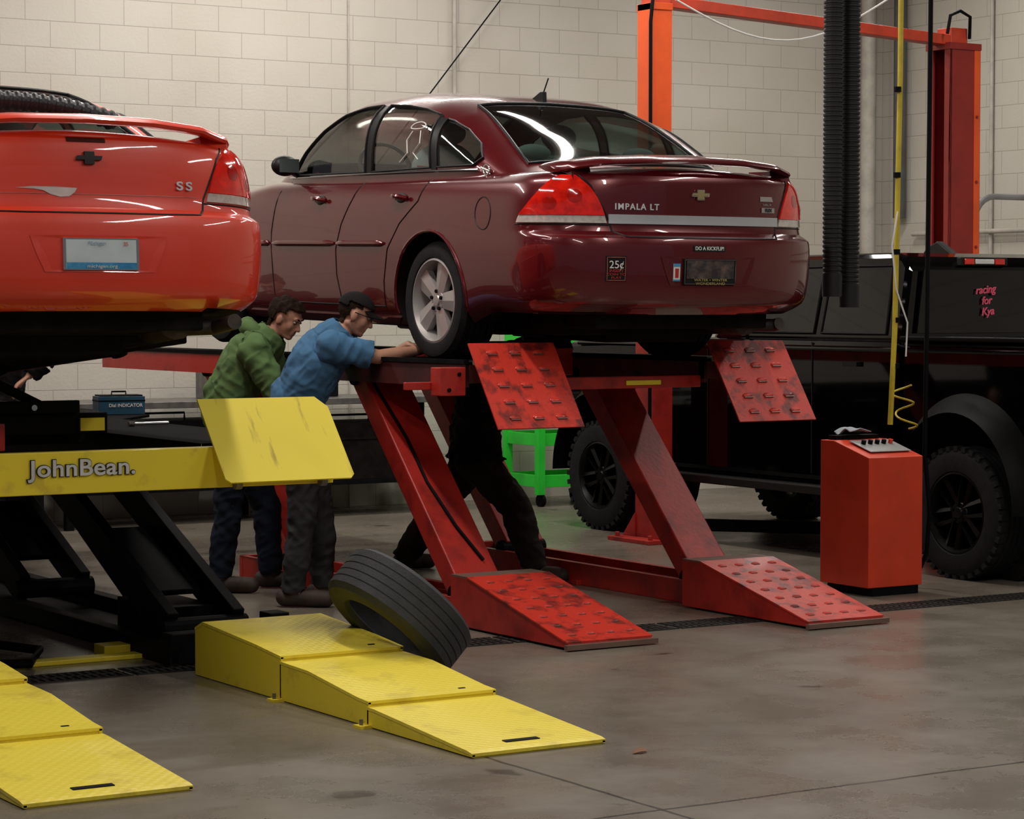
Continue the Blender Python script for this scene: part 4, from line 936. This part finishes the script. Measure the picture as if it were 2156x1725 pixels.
# ------------------------------------------------------------------ people
def capsule(b,p,q,ra,rb,fl=None,n=14,mi=0):
    p=Vector(p);q=Vector(q); d=(q-p); L=d.length; d=d.normalized() if L>1e-6 else Vector((0,0,1)); pts=[];rs=[]
    for k in range(6): a=pi/2*k/6; pts.append(p-d*ra*cos(a)); rs.append(max(.0008,ra*sin(a)))
    pts.append(p); rs.append(ra); pts.append(q); rs.append(rb)
    for k in range(5,-1,-1): a=pi/2*k/6; pts.append(q+d*rb*cos(a)); rs.append(max(.0008,rb*sin(a)))
    if fl is None: b.tube(pts,rs,n,mi)
    else:
        lat,th=fl; lat=Vector(lat)-d*d.dot(Vector(lat)); lat.normalize(); w=d.cross(lat); vs=[];fs=[]
        for pt,r in zip(pts,rs):
            for k in range(n): a=2*pi*k/n; vs.append(pt+lat*cos(a)*r+w*sin(a)*r*th)
        m=len(pts)
        for i in range(m-1):
            for k in range(n): fs.append((i*n+k,i*n+(k+1)%n,(i+1)*n+(k+1)%n,(i+1)*n+k))
        fs+=[tuple(range(n))[::-1],tuple((m-1)*n+k for k in range(n))]; b.add(vs,fs,mi)

def person(loc,yaw,J,label,shirt,pants,shoe,hair,skin,sleeve=1.0,cap=None,hood=False,glasses=False,vox=.007,bulk=0,tbulk=0):
    E=empty('person',loc,label,'person',rotz=yaw)
    V=lambda k:Vector(J[k]); b=MB(); bones=[]
    def bone(p,q,ra,rb,tag,fl=None):
        capsule(b,p,q,ra,rb,fl); bones.append((Vector(p),Vector(q),ra,rb,tag))
    lat=Vector((0,1,0)); pel=V('pelvis'); wa=V('waist'); ch=V('chest'); nk=V('neck')
    hl,hr=pel+lat*.09,pel-lat*.09
    bone(pel+lat*.055+Vector((0,0,.03)),pel-lat*.055+Vector((0,0,.03)),.108+tbulk*.5,.108+tbulk*.5,'pants')
    for t0,t1,r0,r1,tag in ((pel+Vector((0,0,.02)),wa,.155,.142,'pants'),(wa,ch,.142,.165,'shirt'),(ch,ch.lerp(nk,.6),.165,.13,'shirt')):
        bone(t0,t1,r0+tbulk,r1+tbulk,tag,(lat,.68))
    shl,shr=V('shL'),V('shR')
    bone(nk-(nk-ch)*.22,shl,.055,.055,'shirt'); bone(nk-(nk-ch)*.22,shr,.055,.055,'shirt')
    hc=V('head'); bone(nk-(nk-ch)*.1,nk.lerp(hc,.75),.056,.050,'head')
    for s in ('L','R'):
        sh,el,wr=V('sh'+s),V('el'+s),V('wr'+s)
        bone(sh,el,.052,.041,'uarm'); bone(el,el.lerp(wr,.35),.041,.040,'farm'); bone(el.lerp(wr,.35),wr,.040,.026,'farm')
        d=(wr-el).normalized()
        if 'hd'+s in J: d=Vector(J['hd'+s]).normalized()
        pn=Vector(J.get('pn'+s,(0,0,-1))); pn=(pn-d*pn.dot(d)).normalized(); la=d.cross(pn).normalized()
        po=wr+d*.085; bone(wr+d*.02,po,.034,.038,'hand',(la,.42))
        for i,o in enumerate((-.030,-.010,.010,.030)):
            ln=(.033,.039,.037,.028)[i]; pp=po+la*o+d*.012; c=.25
            for k in range(3):
                dd=(d*cos(c)+pn*sin(c)).normalized(); q=pp+dd*ln*(1-.15*k); capsule(b,pp,q,.0092,.0085,n=8); bones.append((pp,q,.009,.009,'hand')); pp=q; c+=.42
        tb=wr+d*.03-la*.026; t1=tb+(d*.6-la*.7+pn*.3).normalized()*.045; t2=t1+(d*.9-la*.2+pn*.35).normalized()*.035
        capsule(b,tb,t1,.014,.011,n=8); capsule(b,t1,t2,.011,.009,n=8); bones.append((tb,t2,.012,.01,'hand'))
        hp=hl if s=='L' else hr; kn,an=V('kn'+s),V('an'+s); toe=V('toe'+s)
        bone(hp,kn,.086+bulk,.056+bulk*.8,'pants'); bone(kn,kn.lerp(an,.35),.055+bulk*.8,.056+bulk*.8,'pants'); bone(kn.lerp(an,.35),an,.056+bulk*.8,.040+bulk*.9,'pants')
        heel=an+(an-toe)*.26; heel.z=an.z-.045
        bone(heel+Vector((0,0,.008)),toe,.044,.040,'shoe'+s,None); bone(an,an+Vector((0,0,-.03)),.046,.048,'shoe'+s)
    F=Vector(J['face']).normalized(); U=Vector(J.get('hup',(0,0,1))); U=(U-F*U.dot(F)).normalized(); Lh=U.cross(F)
    R3=Matrix((F,Lh,U)).transposed(); K=.95
    HP=lambda x,y,z: hc+(F*x+Lh*y+U*z)*K
    sc=lambda *a: tuple(k*K for k in a)
    b.ell(HP(-.012,0,.028),sc(.098,.075,.088),rot=R3,n=14); b.ell(HP(.018,0,-.025),sc(.072,.061,.088),rot=R3,n=14)
    b.ell(HP(.064,0,-.092),sc(.024,.028,.02),rot=R3); capsule(b,HP(-.02,.045,-.06),HP(.05,.02,-.09),.019,.017); capsule(b,HP(-.02,-.045,-.06),HP(.05,-.02,-.09),.019,.017)
    capsule(b,HP(.086,0,.012),HP(.107,0,-.026),.010,.013,n=10); b.ell(HP(.098,.011,-.032),(.01,.008,.007),rot=R3,n=6); b.ell(HP(.098,-.011,-.032),(.01,.008,.007),rot=R3,n=6)
    capsule(b,HP(.082,.04,.032),HP(.086,-.04,.032),.010,.010,n=8)
    capsule(b,HP(.084,.018,-.053),HP(.084,-.018,-.053),.008,.008,n=8); capsule(b,HP(.082,.015,-.066),HP(.082,-.015,-.066),.009,.009,n=8)
    b.ell(HP(.05,.035,-.02),sc(.030,.026,.04),rot=R3); b.ell(HP(.05,-.035,-.02),sc(.030,.026,.04),rot=R3)
    for q in (-1,1): b.ell(HP(-.005,q*.077,-.01),(.02,.010,.032),rot=R3,n=8)
    bones.append((HP(0,0,-.07),HP(0,0,.04),.09,.09,'head'))
    o=b.obj('tmp',skin,None,fix=False)
    r=o.modifiers.new('r','REMESH'); r.mode='VOXEL'; r.voxel_size=vox
    sm=o.modifiers.new('s','SMOOTH'); sm.factor=.5; sm.iterations=3
    dg=bpy.context.evaluated_depsgraph_get(); dg.update()
    me=bpy.data.meshes.new_from_object(o.evaluated_get(dg)); bpy.data.objects.remove(o)
    me.name='body'; me.shade_smooth()
    if not me.materials: me.materials.append(skin)
    body=bpy.data.objects.new('body',me); COL.objects.link(body); body.parent=E
    nV=len(me.vertices); co=np.empty(nV*3); me.vertices.foreach_get('co',co); co=co.reshape(-1,3)
    no=np.empty(nV*3); me.vertices.foreach_get('normal',no); no=no.reshape(-1,3)
    best=np.full(nV,1e9); tag=np.zeros(nV,int); tt=np.zeros(nV); tags=['pants','shirt','head','uarm','farm','hand','shoeL','shoeR']
    for p,q,ra,rb,tg in bones:
        p=np.array(p);q=np.array(q); d=q-p; L2=max(1e-9,(d@d)); t=np.clip((co-p)@d/L2,0,1)
        ds=np.linalg.norm(co-(p+t[:,None]*d),axis=1)-(ra+(rb-ra)*t)
        m=ds<best; best[m]=ds[m]; tag[m]=tags.index(tg); tt[m]=t[m]
    tg=lambda n: tag==tags.index(n)
    faces=[tuple(p.vertices) for p in me.polygons]
    joints=[Vector(J[k]) for k in ('elL','elR','knL','knR','waist','shL','shR','anL','anR')]
    def cloth(mask,off,name,m,nz=.01,ns=9,thick=.004,fold=0,smit=2,fz=22):
        fl=[f for f in faces if all(mask[i] for i in f)]
        if not fl: return
        ids=sorted({i for f in fl for i in f}); mp={k:i for i,k in enumerate(ids)}; bb=MB(); vs=[]
        L0=Vector(loc)
        for k in ids:
            c=Vector(co[k]); nn_=Vector(no[k]); z=noise.noise(c*ns+L0)
            a=off+nz*z
            if fold:
                dj=min((c-j).length for j in joints); wgt=.3+1.0*math.exp(-(dj/.12)**2)
                q=Vector((c.x*9+c.z*5,c.y*9-c.z*4,c.z*fz+c.x*12))+L0
                rdg=1-abs(noise.noise(q))*2.4; a+=fold*wgt*(max(-.6,rdg))
                q2=Vector((c.x*16-c.z*14,c.y*16,c.z*9+c.x*6))+L0*1.7
                a+=fold*.7*(1-abs(noise.noise(q2))*3)
            vs.append(c+nn_*a)
        bb.add(vs,[tuple(mp[i] for i in f) for f in fl])
        oo=bb.obj(name,m,E,smooth=True,fix=False,ang=180)
        sm=oo.modifiers.new('sm','SMOOTH'); sm.iterations=smit; sm.factor=.5
        s=oo.modifiers.new('s','SOLIDIFY'); s.thickness=thick; s.offset=-1
        return oo
    sh=tg('shirt')|(tg('uarm')&(tt<=(.85 if sleeve<1 else 2)))
    if sleeve>=1: sh=sh|(tg('farm')&(tt<.98))
    pv=np.array(pel); wv=np.array(wa); ax=(wv-pv)/np.linalg.norm(wv-pv); hgt=(co-pv)@ax
    armd=tg('hand')|tg('farm')|tg('uarm')
    sh=sh|(tg('pants')&(hgt>-.03)&~armd)
    cloth(sh,(.022 if sleeve<1 else .027)+bulk*.6,'hooded_sweatshirt' if hood else 'shirt',shirt,.012,6,fold=.010 if sleeve<1 else .012,fz=18)
    cloth(tg('pants')&(hgt<.04),.012,'trousers',pants,.012,6,fold=.008,fz=11)
    cloth(tg('shoeL'),.007,'shoe',shoe,.003,12); cloth(tg('shoeR'),.007,'shoe',shoe,.003,12)
    hx=(co-np.array(hc)); fx=hx@np.array(F); ux=hx@np.array(U); lx=hx@np.array(Lh)
    hm=tg('head')&((ux>.066)|((fx<.025)&(ux>.035))|((fx<-.015)&(ux>-.02))|((fx<-.04)&(ux>-.075)))
    hm=hm&~((np.abs(lx)>.066)&(ux<.022)&(fx>-.03))
    cloth(hm,.006 if cap else .019,'hair',hair,.014 if not cap else .002,38,.004,smit=1)
    if cap:
        cm=tg('head')&((ux>.052)|((fx<-.05)&(ux>.02)))
        cloth(cm,.017,'cap',cap,.001,6,.004,smit=4)
        bb=MB()
        def br(u,v):
            a=(u-.5)*2.0; r=.09+.075*v; return HP(cos(a)*r-.010,sin(a)*.080*(1-.05*v),.062-.024*v-.02*(2*u-1)**2)
        bb.grid(br,14,5); oo=bb.obj('cap_brim',cap,E,smooth=True); s=oo.modifiers.new('s','SOLIDIFY'); s.thickness=.004
    if glasses:
        bb=MB()
        for q in (-1,1):
            bb.tube([HP(.098,q*.032+.022*cos(a),.014+.016*sin(a)) for a in [2*pi*k/16 for k in range(16)]],.0025,6,closed=True)
            bb.tube([HP(.096,q*.054,.018),HP(.05,q*.078,.016),HP(-.01,q*.084,.012)],.0025,6)
        bb.tube([HP(.1,.01,.016),HP(.1,-.01,.016)],.0025,6); bb.obj('glasses',M_trim,E)
    for q in (-1,1):
        bb=MB(); bb.ell(HP(.079,q*.031,.013),(.010,.013,.008),0,rot=R3,n=8); bb.ell(HP(.087,q*.031,.013),(.004,.0055,.0055),1,rot=R3,n=6)
        bb.obj('eye',[M_eye,M_trim],E,smooth=True)
        bb=MB(); bb.tube([HP(.094,q*.014,.034),HP(.093,q*.032,.040),HP(.082,q*.052,.035)],[.003,.0045,.002],6)
        bb.obj('eyebrow',hair,E,smooth=True)
    if hood:
        bb=MB(); c0=nk+(ch-nk)*.05
        ring=[]
        for k in range(24):
            a=2*pi*k/24; ring.append(c0+Vector((-.03+.080*cos(a),.095*sin(a),.035-.045*cos(a)+.008*sin(5*a))))
        bb.tube(ring,[.026+.024*(1-cos(2*pi*k/24))*.5+.004*sin(k*2.3) for k in range(24)],12,closed=True)
        bb.ell(c0+Vector((-.10,0,.0)),(.06,.09,.065)); bb.obj('hood',shirt,E,smooth=True)
    return E
M_eye=mat('eye_white',(.35,.32,.30),.4)
skin=mat('skin',(.42,.215,.14),.5,var=.06,scale=10,spec=.4)
hairb=mat('dark_hair',(.022,.011,.006),.8,var=.4,scale=60,bump=.6,bscale=200,spec=.1)
blue=mat('blue_cotton',(.060,.155,.28),.9,var=.12,scale=5,bump=.2,bscale=30,spec=.2); greenc=mat('olive_green_fleece',(.095,.165,.060),.95,var=.12,scale=6,bump=.25,bscale=30,spec=.2)
greyp=mat('dark_grey_trousers',(.036,.036,.038),.9,var=.2,bump=.25,bscale=25,spec=.2); navyp=mat('navy_jeans',(.011,.015,.028),.9,var=.3,scale=4,bump=.25,bscale=25,spec=.2); bootb=mat('brown_boots',(.05,.030,.020),.7,var=.3,scale=20)
blk=mat('black_cloth',(.009,.008,.008),.9,var=.2,spec=.2); brownp=mat('dark_brown_trousers',(.026,.018,.013),.9,var=.25,spec=.2)
YW=radians(-32)
person((6.275,12.116,0),YW,dict(pelvis=(-.05,0,.90),waist=(-.10,0,1.09),chest=(.02,0,1.33),neck=(.15,0,1.49),head=(.24,0,1.60),
  shL=(.11,.18,1.43),shR=(.11,-.18,1.43),elL=(.33,.27,1.30),elR=(.37,-.12,1.37),wrL=(.52,.16,1.43),wrR=(.60,.04,1.405),hdR=(1,.3,-.05),hdL=(1,-.2,-.05),
  knL=(.03,.12,.48),knR=(-.05,-.11,.48),anL=(.04,.13,.09),anR=(-.10,-.12,.09),toeL=(.20,.14,.045),toeR=(.08,-.14,.045),face=(.88,.05,-.42)),
  'person in blue t-shirt and black cap leaning on red lift',blue,greyp,bootb,hairb,skin,sleeve=.5,cap=blk,glasses=True,bulk=.010,tbulk=.014)
person((6.276,12.905,0),YW,dict(pelvis=(-.09,0,.90),waist=(-.13,0,1.08),chest=(-.02,0,1.31),neck=(.10,0,1.46),head=(.215,-.02,1.575),
  shL=(.05,.18,1.39),shR=(.04,-.18,1.39),elL=(.26,.22,1.18),elR=(.19,-.22,1.14),wrL=(.46,.14,1.33),wrR=(.42,-.10,1.30),
  knL=(.08,.12,.48),knR=(-.12,-.11,.48),anL=(.10,.13,.09),anR=(-.16,-.12,.09),toeL=(.26,.14,.045),toeR=(.02,-.15,.045),face=(.80,-.34,-.46)),
  'person in olive green hooded sweatshirt and navy jeans leaning forward',greenc,navyp,bootb,hairb,skin,hood=True,bulk=.008,tbulk=.008)
person((7.80,12.9,0),YW,dict(pelvis=(0,0,.72),waist=(.0,0,.91),chest=(.06,0,1.10),neck=(.15,0,1.24),head=(.24,0,1.32),
  shL=(.11,.18,1.18),shR=(.11,-.18,1.18),elL=(.30,.2,1.36),elR=(.32,-.15,1.34),wrL=(.5,.15,1.44),wrR=(.56,-.1,1.45),pnL=(0,0,1),pnR=(0,0,1),
  knL=(-.20,.2,.46),knR=(.24,-.18,.43),anL=(-.44,.35,.09),anR=(.36,-.35,.09),toeL=(-.30,.38,.045),toeR=(.52,-.42,.045),face=(.9,0,.35)),
  'person in black clothes crouching under the raised sedan, arms raised',blk,brownp,bootb,hairb,skin,cap=blk,bulk=.026,tbulk=.02)
person((5.72,15.42,0),YW,dict(pelvis=(0,0,.90),waist=(.0,0,1.08),chest=(.04,0,1.32),neck=(.08,0,1.5),head=(.12,0,1.63),
  shL=(.06,.19,1.44),shR=(.06,-.19,1.44),elL=(-.05,.24,1.16),elR=(.35,-.2,1.34),wrL=(.08,.22,.95),wrR=(.22,-.24,1.20),hdR=(-.6,-.2,-.5),
  knL=(.03,.12,.48),knR=(0,-.11,.48),anL=(.02,.13,.09),anR=(-.02,-.12,.09),toeL=(.18,.14,.045),toeR=(.14,-.14,.045),face=(1,-.2,-.3)),
  'person in black long-sleeved clothes standing behind the yellow lift',blk,blk,bootb,hairb,skin)

scene.view_settings.view_transform='Standard'
